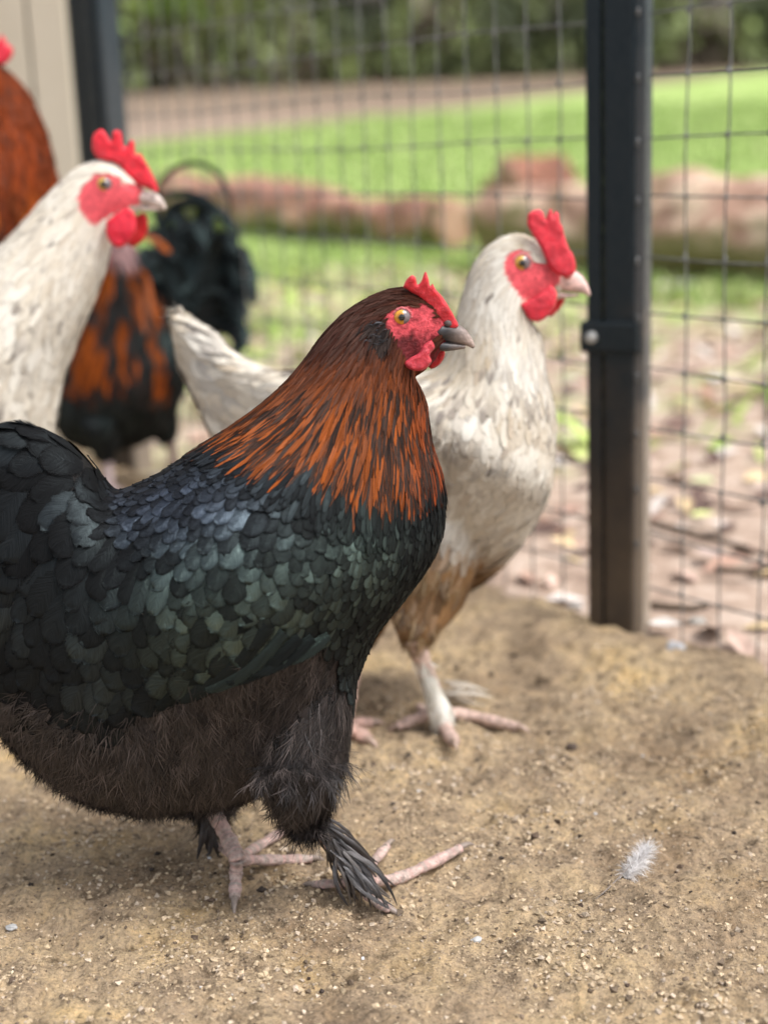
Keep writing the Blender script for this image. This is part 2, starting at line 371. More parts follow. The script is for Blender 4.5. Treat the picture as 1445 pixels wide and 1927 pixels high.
o = scatter_crumbs('loose_dirt', 130000, -.34, .42, .70, 1.30, .0004, .0027, cc, floor_z, M_CRUMB, lambda x, y: (fence_side(x, y) < -.03) & (vnoise(x * 14, y * 14, 6) * .7 + vnoise(x * 45, y * 45, 61) * .5 > RNG.random(len(x)) * .95 + .08), 7)
props(o, 'crumbly tan dirt and droppings loosely scattered over the pen floor', 'loose dirt')
o = scatter_crumbs('pale_grit', 110, -.3, .45, .72, 1.5, .0008, .0022, [(.75, .72, .68), (.6, .6, .62), (.7, .62, .45)], floor_z, M_CRUMB, lambda x, y: fence_side(x, y) < -.03, 2)
props(o, 'tiny pale specks of grit and shell lying on the tan pen floor', 'grit')

o = scatter_crumbs('dark_bits', 420, -.34, .45, .72, 1.5, .0008, .0042, [(.07, .05, .04), (.11, .08, .06), (.05, .04, .035)], floor_z, M_CRUMB, lambda x, y: fence_side(x, y) < -.03, 3)
props(o, 'small dark bits of dung and bark dotted over the tan pen floor', 'bits')
# leaf litter, weeds outside
def leaf_cards(name, N, xr, yr, size, cols, tilt, zfun, ok=None, mat=None, flat=True):
    x = RNG.uniform(*xr, N); y = RNG.uniform(*yr, N)
    if ok is not None: k = ok(x, y); x = x[k]; y = y[k]; N = len(x)
    s = size * RNG.uniform(.5, 1.3, N)
    prof = np.array([(-1, 0, 0), (-.35, -.38, .14), (.35, -.34, .12), (1, 0, 0), (.35, .34, .12), (-.35, .38, .14), (0, 0, -.02)])
    tr = np.array([(0, 1, 6), (1, 2, 6), (2, 3, 6), (3, 4, 6), (4, 5, 6), (5, 0, 6)])
    a = RNG.uniform(0, 2 * np.pi, N); t = RNG.normal(0, tilt, N); r = RNG.normal(0, tilt, N)
    V = prof[None] * s[:, None, None] * np.array([1, RNG.uniform(.7, 1.2), 1])
    V[:, :, 2] += (V[:, :, 0] * np.sin(t)[:, None] + V[:, :, 1] * np.sin(r)[:, None])
    X = V[:, :, 0] * np.cos(a)[:, None] - V[:, :, 1] * np.sin(a)[:, None]; Yv = V[:, :, 0] * np.sin(a)[:, None] + V[:, :, 1] * np.cos(a)[:, None]
    V = np.stack([X + x[:, None], Yv + y[:, None], V[:, :, 2] + (zfun(x, y) + s * (.18 + .35 * np.abs(np.sin(t))))[:, None]], -1)
    Fc = tr[None] + (np.arange(N) * 7)[:, None, None]
    C = np.ones((N, 7, 4)); C[:, :, :3] = (np.array(cols)[RNG.integers(0, len(cols), N)] * RNG.uniform(.7, 1.25, (N, 1)))[:, None]
    return mesh_np(name, V.reshape(-1, 3), Fc.reshape(-1, 3), mat, cols={'Col': C.reshape(-1, 4)}, smooth=False, kind='stuff')
M_LEAF = attr_mat('dry_leaf', rough=.7, spec=.3, vary=.25, vscale=90)
out_ok = lambda x, y: (fence_side(x, y) > .02) & (np.abs(x) < .33 * y + .5)
o = leaf_cards('leaf_litter', 5200, (-2.2, 2.6), (1.3, 6.5), .026, [(.42, .27, .21), (.5, .36, .3), (.6, .47, .4), (.3, .18, .13), (.14, .085, .07), (.62, .56, .52), (.55, .42, .25)], .28, terrain_z, out_ok, M_LEAF)
props(o, 'pinkish brown dead leaves lying beyond the wire fence', 'leaf litter')
o = leaf_cards('weeds', 2600, (-2.2, 2.6), (2.2, 7.5), .035, [(.30, .42, .08), (.4, .5, .14), (.24, .34, .07), (.5, .55, .22)], .5, terrain_z,
    lambda x, y: (fence_side(x, y) > .25) & (vnoise(x * 1.6, y * 1.6, 4) > .46) & (np.abs(x) < .33 * y + .5), M_LEAF)
props(o, 'low green weeds growing in patches among the dead leaves', 'weeds')
# grass blades
def grass(name, N, xr, yr, h, cols, ok, wd=.004):
    x = RNG.uniform(*xr, N); y = yr[0] + (yr[1] - yr[0]) * RNG.random(N) ** 1.4; k = ok(x, y); x = x[k]; y = y[k]; N = len(x)
    z = terrain_z(x, y); a = RNG.uniform(0, 2 * np.pi, N); hh = h * RNG.uniform(.5, 1.3, N); wv = wd * (1 + y * .15)
    dx = np.cos(a) * wv; dy = np.sin(a) * wv; lx = RNG.normal(0, .4, N) * hh; ly = RNG.normal(0, .4, N) * hh
    V = np.stack([np.stack([x - dx, y - dy, z - .01], -1), np.stack([x + dx, y + dy, z - .01], -1),
                  np.stack([x + dx * .7 + lx * .4, y + dy * .7 + ly * .4, z + hh * .6], -1), np.stack([x + lx, y + ly, z + hh], -1)], 1)
    Fc = np.array([(0, 1, 2), (0, 2, 3)])[None] + (np.arange(N) * 4)[:, None, None]
    C = np.ones((N, 4, 4)); C[:, :, :3] = (np.array(cols)[RNG.integers(0, len(cols), N)] * RNG.uniform(.75, 1.25, (N, 1)))[:, None]
    return mesh_np(name, V.reshape(-1, 3), Fc.reshape(-1, 3), M_LEAF, cols={'Col': C.reshape(-1, 4)}, kind='stuff')
o = grass('grass', 90000, (-6, 7), (4.2, 17), .05, [(.31, .43, .13), (.37, .49, .17), (.48, .54, .26), (.23, .34, .09)],
          lambda x, y: (np.abs(x) < .32 * y + .6) & (y - 1.15 * x < 17) & (vnoise(x * .8, y * .8, 8) + (y - 5) * .22 > .45))
props(o, 'bright green mown grass of the lawn beyond the logs', 'grass')

# ------------------------------------------------------------------ logs
def log_thing(name, p0, p1, r, label, cols, seed, group=None, zs=1.0):
    root = thing(name, (p0[0], p0[1], float(terrain_z(p0[0], p0[1]))), label, 'log', group)
    n_, m_ = 70, 40
    p0 = np.array(p0, float); p1 = np.array(p1, float); t = np.linspace(0, 1, n_); d = (p1 - p0); L = np.linalg.norm(d); d /= L
    side = np.array((d[1], -d[0]));
    th = np.linspace(0, 2 * np.pi, m_, endpoint=False)
    T, TH = np.meshgrid(t, th, indexing='ij')
    rr = r * (1 + .85 * fbm(T * L * 2.2 + seed, np.cos(TH) * 1.4 + 5 + np.sin(TH), 3, seed) + .4 * fbm(T * L * 9, TH * 5, 2, seed + 3)) * (1 - .15 * T)
    cx_ = p0[0] + d[0] * L * T; cy_ = p0[1] + d[1] * L * T
    z0 = terrain_z(cx_, cy_) + r * .85 * zs
    V = np.stack([cx_ + side[0] * rr * np.cos(TH), cy_ + side[1] * rr * np.cos(TH), z0 + rr * np.sin(TH) * zs], -1).reshape(-1, 3)
    mt, n, b, out = mat_new(name + '_bark')
    tc = nd(n, 'ShaderNodeTexCoord'); a = nd(n, 'ShaderNodeTexNoise', Scale=5.0, Detail=7, Roughness=.72); n.links.new(tc.outputs['Object'], a.inputs['Vector'])
    rp = ramp(n, [(.34, cols[0]), (.47, cols[1]), (.56, cols[2]), (.68, cols[3])]); n.links.new(a.outputs[0], rp.inputs[0])
    # moss hangs on the flanks
    ge = nd(n, 'ShaderNodeNewGeometry'); s = nd(n, 'ShaderNodeSeparateXYZ'); n.links.new(ge.outputs['Normal'], s.inputs[0])
    n5 = nd(n, 'ShaderNodeTexNoise', Scale=6, Detail=5); n.links.new(tc.outputs['Object'], n5.inputs['Vector'])
    mm = nd(n, 'ShaderNodeMath', operation='SUBTRACT'); n.links.new(n5.outputs[0], mm.inputs[0])
    m5 = nd(n, 'ShaderNodeMath', operation='MULTIPLY'); m5.inputs[1].default_value = .28; n.links.new(s.outputs[2], m5.inputs[0]); n.links.new(m5.outputs[0], mm.inputs[1])
    mr = nd(n, 'ShaderNodeMapRange'); mr.inputs[1].default_value = .36; mr.inputs[2].default_value = .55; n.links.new(mm.outputs[0], mr.inputs[0])
    mix = nd(n, 'ShaderNodeMixRGB'); n.links.new(mr.outputs[0], mix.inputs[0]); n.links.new(rp.outputs[0], mix.inputs[1]); mix.inputs[2].default_value = (*cols[4], 1)
    n.links.new(mix.outputs[0], b.inputs['Base Color']); b.inputs['Roughness'].default_value = .9
    bp = nd(n, 'ShaderNodeBump', Strength=1, Distance=.03); n.links.new(a.outputs[0], bp.inputs['Height']); n.links.new(bp.outputs[0], b.inputs['Normal'])
    mesh_np('bark', V, grid_faces(n_, m_), mt, root)
    # sawn ends: rings of wood
    M_END = simple_mat(name + '_wood', (.30, .17, .11), .85, .2, 9, (.45, .3, .22), .006, 60)
    for k, sgn in ((0, -1), (n_ - 1, 1)):
        ring = V.reshape(n_, m_, 3)[k]; c = ring.mean(0)
        rings = [c + (ring - c) * f for f in (1.0, .96, .6, .25)]
        off = [0, .012, .015, .01]
        VV = np.vstack([rg + np.array((d[0], d[1], 0)) * sgn * of for rg, of in zip(rings, off)] + [c[None] + np.array((d[0], d[1], 0)) * sgn * .01])
        Fq = grid_faces(4, m_); kk = np.arange(m_); T3 = np.stack([np.full(m_, 4 * m_), 3 * m_ + kk, 3 * m_ + (kk + 1) % m_], -1)
        mesh_np('sawn_end', VV, np.vstack([tri(Fq), T3]), M_END, root)
    return root
pink = [(.08, .045, .03), (.32, .15, .11), (.55, .31, .23), (.62, .52, .36), (.17, .17, .065)]
def gp(px, py):   # ground point of a pixel on the flat part
    q = G(px, py, -.012); return (q.x, q.y)
log_thing('fallen_log', gp(330, 448), gp(860, 470), .145, 'long pinkish brown fallen log with green moss left of the black post', pink, 3)
cream = [(.16, .09, .055), (.46, .28, .21), (.66, .50, .37), (.74, .65, .48), (.22, .20, .09)]
log_thing('fallen_log', gp(945, 500), gp(1900, 560), .19, 'thick cream and pink log passing behind the black post with its rounded end showing', cream, 11)
log_thing('log_stump', gp(955, 452), gp(1060, 444), .22, 'short reddish brown log lying behind the rounded end of the cream log', [(.06, .03, .02), (.24, .10, .065), (.33, .15, .10), (.50, .30, .2), (.16, .08, .05)], 27, zs=1.0)

# ------------------------------------------------------------------ woods
M_TRUNK = simple_mat('trunk_bark', (.12, .105, .085), .9, .15, 5, (.24, .215, .18), .03, 14)
M_FOL = attr_mat('tree_leaf', rough=.6, spec=.3, vary=.25, vscale=3)
def foliage(name, C, Rr, N, size, cols, parent=None, kind=None, seed=0):
    rg = np.random.default_rng(seed)
    cl = rg.normal(size=(26, 3)); cl /= np.linalg.norm(cl, axis=1, keepdims=True); cl *= rg.random((26, 1)) ** .45
    k = rg.integers(0, 26, N)
    p = (cl[k] + rg.normal(0, .16, (N, 3))) * np.array(Rr) + np.array(C)
    q, _ = np.linalg.qr(rg.normal(size=(N, 3, 3)))
    prof = np.array([(-1, 0, 0), (0, -.5, .12), (1, 0, 0), (0, .5, .12)]); s = size * rg.uniform(.6, 1.4, N)
    V = prof[None] @ q * s[:, None, None] + p[:, None]
    Fc = np.array([(0, 1, 2), (0, 2, 3)])[None] + (np.arange(N) * 4)[:, None, None]
    cc = np.array(cols); cb = cc[rg.integers(0, len(cc), 26)][k] * rg.uniform(.75, 1.25, (N, 1))
    Cc = np.ones((N, 4, 4)); Cc[:, :, :3] = cb[:, None]
    return mesh_np(name, V.reshape(-1, 3), Fc.reshape(-1, 3), M_FOL, parent, cols={'Col': Cc.reshape(-1, 4)}, kind=kind, smooth=False)
greens = [(.12, .19, .06), (.17, .25, .08), (.24, .32, .10), (.3, .4, .14)]
bright = [(.3, .44, .12), (.38, .52, .16), (.46, .56, .2), (.22, .34, .1)]
def tree(px, Y, r, H, label, cr, cols, ccz, seed, ncr=2600, lean=0):
    x = P(px, 150, Y).x; z = float(terrain_z(x, Y))
    root = thing('tree', (x, Y, z), label, 'tree', 'trees of the wood behind the lawn')
    rg = random.Random(seed)
    parts = [tube([(x, Y, z - .2), (x + lean * .2, Y, z + H * .3), (x + lean * .5 + rg.uniform(-.1, .1), Y, z + H * .6), (x + lean, Y, z + H)], [r * 1.35, r, r * .8, r * .35], 20, 12)]
    for i in range(5):
        h = H * rg.uniform(.35, .85); a = rg.uniform(0, 6.28); l = rg.uniform(.8, 1.8)
        bx = x + lean * h / H
        parts.append(tube([(bx, Y, z + h), (bx + math.cos(a) * l * .5, Y + math.sin(a) * l * .5, z + h + l * .25), (bx + math.cos(a) * l, Y + math.sin(a) * l, z + h + l * .7)], [r * .4, r * .25, r * .1], 8, 8))
    V, T = join(parts); mesh_np('trunk', V, T, M_TRUNK, root)
    foliage('crown', (x + lean * .8, Y, z + ccz), cr, ncr, .13, cols, root, seed=seed)
T_ = [(250, 26, .16, 7, (2.4, 2, 1.3), bright, 1.7), (340, 30, .22, 9, (2.6, 2, 1.6), bright, 2.2), (560, 27, .2, 9, (1.6, 2, 1.4), greens, 6.5),
      (603, 33, .25, 10, (2, 2, 2), greens, 7), (700, 28, .24, 9, (2, 2, 1.5), greens, 6), (790, 36, .2, 10, (2, 2, 2), bright, 5.5), (905, 29, .26, 10, (2, 2, 1.6), greens, 6.5),
      (980, 34, .22, 10, (2.2, 2, 2.2), bright, 6), (1040, 27, .16, 8, (1.6, 1.6, 1.6), greens, 6), (1265, 30, .26, 10, (2.4, 2, 2), greens, 7), (1345, 26, .2, 9, (2, 2, 1.4), greens, 6.2),
      (1420, 33, .3, 10, (2.4, 2, 2), greens, 7), (455, 34, .3, 11, (2.4, 2, 2), greens, 7), (130, 33, .3, 11, (2.4, 2, 2.4), greens, 5)]
tl = ['slim tree in bright leaf just right of the far grey post', 'bright green bushy tree, second from the far grey post', 'grey trunk rising above the left part of the lawn', 'thicker trunk close beside another grey trunk',
      'grey trunk behind the middle of the lawn', 'thin trunk with yellow-green leaves in mid wood', 'stout trunk seen through the wire left of the black post', 'pale trunk with bright leaves left of the black post',
      'thin trunk next to the left edge of the black post', 'stout grey trunk just right of the black post', 'slim trunk between two stouter ones right of the black post', 'thick grey trunk at the right edge of the photo',
      'thick trunk deep in the wood behind bright leaves', 'dark leafy tree behind the beige shed wall']
for i, (t, l) in enumerate(zip(T_, tl)): tree(t[0], t[1], t[2], t[3], l, t[4], t[5], t[6], 50 + i, lean=random.uniform(-.3, .3))
# undergrowth and the deep wood
def shrub_mass():
    rg = np.random.default_rng(9); N = 52000
    x = rg.uniform(-15, 16, N); y = rg.uniform(24.5, 36, N); top = .5 + 2.6 * vnoise(x * .7, y * .3, 31); z = terrain_z(x, y) + top * rg.random(N) ** 1.3
    q, _ = np.linalg.qr(rg.normal(size=(N, 3, 3))); prof = np.array([(-1, 0, 0), (0, -.5, .1), (1, 0, 0), (0, .5, .1)])
    V = prof[None] @ q * rg.uniform(.08, .22, N)[:, None, None] + np.stack([x, y, z], -1)[:, None]
    g = vnoise(x * .9, z * 1.1 + y * .1, 12); pal = np.array([(.07, .085, .045), (.13, .155, .07), (.25, .31, .12), (.13, .11, .08)])
    c = pal[np.clip((g * 4.6 - .4 + rg.normal(0, .5, N)).astype(int), 0, 3)] * rg.uniform(.7, 1.3, (N, 1))
    C = np.ones((N, 4, 4)); C[:, :, :3] = c[:, None]; Fc = np.array([(0, 1, 2), (0, 2, 3)])[None] + (np.arange(N) * 4)[:, None, None]
    return mesh_np('undergrowth', V.reshape(-1, 3), Fc.reshape(-1, 3), M_FOL, cols={'Col': C.reshape(-1, 4)}, kind='stuff', smooth=False)
rgu = random.Random(4)
Vs = []
o = shrub_mass()
props(o, 'dark tangled undergrowth along the edge of the wood', 'undergrowth')
for i in range(3):
    pass
def deep_wood():
    rg = np.random.default_rng(3); N = 60000
    x = rg.uniform(-26, 28, N); y = rg.uniform(38, 52, N); z = rg.uniform(-1, 15, N) + 2.5
    q, _ = np.linalg.qr(rg.normal(size=(N, 3, 3))); prof = np.array([(-1, 0, 0), (0, -.6, .1), (1, 0, 0), (0, .6, .1)])
    V = prof[None] @ q * rg.uniform(.2, .5, N)[:, None, None] + np.stack([x, y, z], -1)[:, None]
    g = vnoise(x * .4, z * .5, 12)
    c = np.where((g > .52)[:, None], np.array([(.34, .44, .16)]), np.array([(.12, .15, .07)])) * rg.uniform(.6, 1.4, (N, 1))
    C = np.ones((N, 4, 4)); C[:, :, :3] = c[:, None]
    Fc = np.array([(0, 1, 2), (0, 2, 3)])[None] + (np.arange(N) * 4)[:, None, None]
    return mesh_np('woods', V.reshape(-1, 3), Fc.reshape(-1, 3), M_FOL, cols={'Col': C.reshape(-1, 4)}, kind='stuff', smooth=False)
props(deep_wood(), 'dense dark green wood filling the distance', 'wood')

# ------------------------------------------------------------------ fence
def fpt(s, z=0, n_=0): q = FA + FD * s + FN * n_; return Vector((q[0], q[1], z))
fence = thing('wire_fence', fpt(0), 'black welded wire mesh fence on dark metal posts around the pen', 'fence')
M_WIRE = simple_mat('coated_wire', (.05, .055, .058), .35, .6, 60, (.20, .205, .205), .0006, 300)
mt, n, b, out = mat_new('post_paint'); M_POST = mt
tc = nd(n, 'ShaderNodeNewGeometry'); s = nd(n, 'ShaderNodeSeparateXYZ'); n.links.new(tc.outputs['Position'], s.inputs[0])
z1 = nd(n, 'ShaderNodeTexNoise', Scale=14, Detail=6, Roughness=.7); n.links.new(tc.outputs['Position'], z1.inputs['Vector'])
zz = nd(n, 'ShaderNodeMath', operation='MULTIPLY_ADD'); zz.inputs[1].default_value = .42; n.links.new(z1.outputs[0], zz.inputs[0]); n.links.new(s.outputs[2], zz.inputs[2])
rp = ramp(n, [(.18, (.085, .063, .044)), (.36, (.042, .034, .028)), (.52, (.010, .016, .020)), (.9, (.008, .016, .022))]); n.links.new(zz.outputs[0], rp.inputs[0]); n.links.new(rp.outputs[0], b.inputs['Base Color'])
z2 = nd(n, 'ShaderNodeTexNoise', Scale=120, Detail=5); n.links.new(tc.outputs['Position'], z2.inputs['Vector'])
b.inputs['Specular IOR Level'].default_value = .28
rr_ = ramp(n, [(.3, (.38, .38, .38)), (.7, (.75, .75, .75))]); n.links.new(z2.outputs[0], rr_.inputs[0]); n.links.new(rr_.outputs[0], b.inputs['Roughness'])
bp = nd(n, 'ShaderNodeBump', Strength=.5, Distance=.0008); n.links.new(z2.outputs[0], bp.inputs['Height']); n.links.new(bp.outputs[0], b.inputs['Normal'])
M_BOLT = simple_mat('zinc_bolt', (.35, .36, .36), .5, .5, 200, (.6, .6, .58), .0005, 400, metal=.6)
M_LIT_SIDE = M_POST.copy(); M_LIT_SIDE.name = 'lit_dirty_side'  # post paint lightened as the lit right side, with brown dirt low down
for _n in M_LIT_SIDE.node_tree.nodes:
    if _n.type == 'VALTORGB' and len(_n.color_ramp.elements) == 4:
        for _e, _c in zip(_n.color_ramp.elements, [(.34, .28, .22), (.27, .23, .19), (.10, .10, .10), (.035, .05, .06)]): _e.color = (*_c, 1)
fyaw = math.atan2(FD[1], FD[0])
def post(s, hgt=1.5, sc=1.0, yaw=None, clamp=True):
    c = fpt(s)
    yw = yaw
    mv = Matrix.Rotation(yw, 4, 'Z')
    def off(x, y, z): return c + mv @ Vector((x, y, z))
    V, T = box_vf(off(0, 0, hgt / 2 - .05), .040 * sc, .034 * sc, hgt + .1, yw, .003)
    root = mesh_np('post', V, T, M_POST, fence, smooth=False)
    V, T = box_vf(off(-.0225 * sc - .0025, -.001, hgt / 2 - .05), .0016, .02 * sc, hgt + .08, yw, .0004); mesh_np('groove_strip', V, T, simple_mat('strip', (.006, .006, .006), .8), root, smooth=False)  # near-black strip put in for the dark groove between the tubes
    V, T = box_vf(off(-.0345 * sc - .0005, .001, hgt / 2 - .052), .021 * sc, .034 * sc, hgt + .1, yw, .003); mesh_np('frame_tube', V, T, M_POST, root, smooth=False)
    V, T = box_vf(off(.0255 * sc, .004, hgt / 2 - .05), .013, .030 * sc, hgt + .09, yw, .002); mesh_np('lit_side_strip', V, T, M_LIT_SIDE, root, smooth=False)  # added strip: its lighter colour paints in the light on the post's side
    if clamp:
        for z_ in [zs0_ for zs0_ in TIES]:
            V, F4, T3 = tube([off(.0262 * sc, -.012, z_ - .003), off(.0262 * sc, -.0155, z_), off(.0262 * sc, -.012, z_ + .003)], [.0014, .0022, .0014], 6, 8); V, T = join([(V, F4, T3)]); mesh_np('wire_tie', V, T, M_WIRE, root)
        zc = P(1165, 632, c.y).z
        V, T = box_vf(off(-.0125 * sc, 0, zc), .082 * sc, .046 * sc, .032, yw, .004); cl = mesh_np('clamp', V, T, M_POST, root, smooth=False)
        V, F4, T3 = tube([off(-.027, -.0165, zc), off(-.027, -.0215, zc), off(-.027, -.023, zc)], [.0062, .0058, .0035], 6, 14); V, T = join([(V, F4, T3)])
        mesh_np('bolt', V, T, M_BOLT, cl)
    return root
TIES = [P(1215, y, 1.55).z for y in (30, 150, 266, 372, 480, 585, 690, 795, 895, 995)]
pr = post(-.064, 1.3, .76, math.radians(-28))
pl = post(1.072, 1.7, 1.15, math.radians(-50), clamp=False)
post(-1.35, 1.4, 1.0, math.radians(-28), clamp=False)
zs = [P(1300, y, 1.50).z for y in (23, 145, 263, 375, 484, 595, 701, 804, 905, 1005, 1101)]
dz = (zs[0] - zs[-1]) / 10
zl = [zs[-1] + dz * i for i in range(-1, 26)]
def wire_mesh(pts, rad=.00125, m_=6):
    V, F4, T3 = tube(pts, [rad] * len(pts), max(6, len(pts) * 4), m_)
    return join([(V, F4, T3)])
for seg0, seg1 in ((-.03, 1.045), (-1.31, -.072)):
    nv = int(abs(seg1 - seg0) / .0505) + 1; sh0 = .03 if seg1 > 0 else .051
    for z in zl:
        if z > 1.15: continue
        pts = [fpt(seg0 + (seg1 - seg0) * t, z + .0025 * math.sin(9 * t + z * 40) + random.uniform(-.001, .001), .02 + .002 * math.sin(14 * t + z * 11)) for t in np.linspace(0, 1, 14)]
        V, T = wire_mesh(pts, .0011); mesh_np('wire', V, T, M_WIRE, fence)
    for i in range(nv):
        s0 = (seg0 if seg1 > 0 else seg1 + -.005) + (.0505 * i + sh0) * (1 if seg1 > 0 else -1)
        if seg1 > 0 and s0 > seg1: break
        pts = [fpt(s0 + .0015 * math.sin(z * 17 + i), z, .0228 + .001 * math.sin(z * 23 + i * 2)) for z in np.linspace(-.04, 1.14, 14)]
        V, T = wire_mesh(pts, .0010)
        kn = [(V, T)]
        for z in zl:
            if .02 < z < 1.12:
                q = fpt(s0, z, .0214); A, B4, C3 = tube([q + Vector((0, 0, -.0035)), q, q + Vector((0, 0, .0035))], [.0010, .0022, .0010], 5, 6); kn.append(join([(A, B4, C3)]))
        o_ = 0; VV, TT = [], []
        for a, b_ in kn: VV.append(a); TT.append(b_ + o_); o_ += len(a)
        mesh_np('wire', np.vstack(VV), np.vstack(TT), M_WIRE, fence)

# shed wall at left: vertical boards
M_WALL = simple_mat('beige_siding', (.50, .45, .36), .7, .3, 4, (.55, .50, .41), .0015, 80)
wy = 2.62
wl = thing('shed_wall', (P(150, 300, wy).x, wy, 0), 'beige shed wall of vertical grooved boards beside the far dark post', 'wall')
xr = P(152, 300, wy).x - .004
bwid = .078; xx = xr
for i in range(14):
    wdt = bwid if i else .066
    V, T = box_vf(Vector((xx - wdt / 2, wy + .012 + (i % 2) * .001, .85)), wdt - .005, .02, 1.9, 0, .002); mesh_np('board', V, T, M_WALL, wl, smooth=False)
    xx -= wdt
V, T = box_vf(Vector(((xr + xx) / 2, wy + .035, .85)), xr - xx, .02, 1.88, 0); mesh_np('backing', V, T, simple_mat('shadow_gap', (.22, .2, .16), .9), wl, smooth=False)

# ------------------------------------------------------------------ birds
def body_mesh(name, lofts, voxel, root, bumpf=None):
    V, T = join(lofts)
    me = bpy.data.meshes.new('tmp'); me.from_pydata(V.tolist(), [], T.tolist())
    ob = bpy.data.objects.new('tmp', me); COL.objects.link(ob)
    md = ob.modifiers.new('r', 'REMESH'); md.mode = 'VOXEL'; md.voxel_size = voxel; md.use_smooth_shade = True
    ms = ob.modifiers.new('s', 'SMOOTH'); ms.factor = .5; ms.iterations = int(.020 / voxel) + 4
    dg = bpy.context.evaluated_depsgraph_get(); ev = ob.evaluated_get(dg); m2 = ev.to_mesh()
    n_ = len(m2.vertices); co = np.empty(n_ * 3, np.float32); m2.vertices.foreach_get('co', co); co = co.reshape(-1, 3).astype(float)
    no = np.empty(n_ * 3, np.float32); m2.vertex_normals.foreach_get('vector', no); no = no.reshape(-1, 3)
    m2.calc_loop_triangles(); nt_ = len(m2.loop_triangles); tr = np.empty(nt_ * 3, np.int32); m2.loop_triangles.foreach_get('vertices', tr); tr = tr.reshape(-1, 3)
    ev.to_mesh_clear(); bpy.data.objects.remove(ob); bpy.data.meshes.remove(me)
    if bumpf is not None: co = bumpf(co, no)
    bvh = BVHTree.FromPolygons(co.tolist(), tr.tolist())
    return co, no, tr, bvh

def in_poly(x, y, poly):
    x = np.asarray(x); y = np.asarray(y); r = np.zeros(x.shape, bool); n_ = len(poly)
    for i in range(n_):
        x1, y1 = poly[i]; x2, y2 = poly[(i + 1) % n_]
        c = ((y1 > y) != (y2 > y)) & (x < (x2 - x1) * (y - y1) / (y2 - y1 + 1e-12) + x1); r ^= c
    return r
def dist_poly(x, y, poly):
    d = np.full(np.shape(x), 1e9)
    for i in range(len(poly)):
        a = np.array(poly[i]); b_ = np.array(poly[(i + 1) % len(poly)]); ab = b_ - a
        t = np.clip(((x - a[0]) * ab[0] + (y - a[1]) * ab[1]) / (ab @ ab + 1e-12), 0, 1)
        d = np.minimum(d, np.hypot(x - a[0] - t * ab[0], y - a[1] - t * ab[1]))
    return d

class Field:
    """control points x,y -> direction, length, width, height by inverse distance weighting (picture-plane measures of the real bird)"""
    def __init__(s, rows):
        a = np.array(rows, float); s.xy = a[:, :2]; s.d = np.stack([np.cos(np.radians(a[:, 2])), np.sin(np.radians(a[:, 2]))], -1); s.v = a[:, 3:]
    def __call__(s, x, y):
        q = np.stack([x, y], -1)
        w_ = 1 / (((q[:, None] - s.xy[None]) ** 2).sum(-1) + 60) ** 1.6
        w_ /= w_.sum(1, keepdims=True)
        d = w_ @ s.d; d /= np.linalg.norm(d, axis=1, keepdims=True) + 1e-9
        return d, w_ @ s.v

def sample_surface(co, tr, N, rg):
    a, b_, c = co[tr[:, 0]], co[tr[:, 1]], co[tr[:, 2]]
    ar = np.linalg.norm(np.cross(b_ - a, c - a), axis=1); cs = np.cumsum(ar); k = np.searchsorted(cs, rg.random(N) * cs[-1])
    u = rg.random(N); v = rg.random(N); f = u + v > 1; u[f] = 1 - u[f]; v[f] = 1 - v[f]
    nrm = np.cross(b_ - a, c - a)[k]; nrm /= np.linalg.norm(nrm, axis=1, keepdims=True) + 1e-12
    return a[k] + (b_ - a)[k] * u[:, None] + (c - a)[k] * v[:, None], nrm
def poisson(p, rad, cell):
    grid = {}; keep = []
    for i in range(len(p)):
        x, y, z = p[i]; r = rad[i]; c = (int(x / cell), int(y / cell), int(z / cell)); ok = True
        R = int(math.ceil(r / cell))
        for dx in range(-R, R + 1):
            for dy in range(-R, R + 1):
                for dz_ in range(-R, R + 1):
                    for j in grid.get((c[0] + dx, c[1] + dy, c[2] + dz_), ()):
                        q = p[j]
                        if (q[0] - x) ** 2 + (q[1] - y) ** 2 + (q[2] - z) ** 2 < r * r: ok = False; break
                    if not ok: break
                if not ok: break
            if not ok: break
        if ok: grid.setdefault(c, []).append(i); keep.append(i)
    return np.array(keep, int)

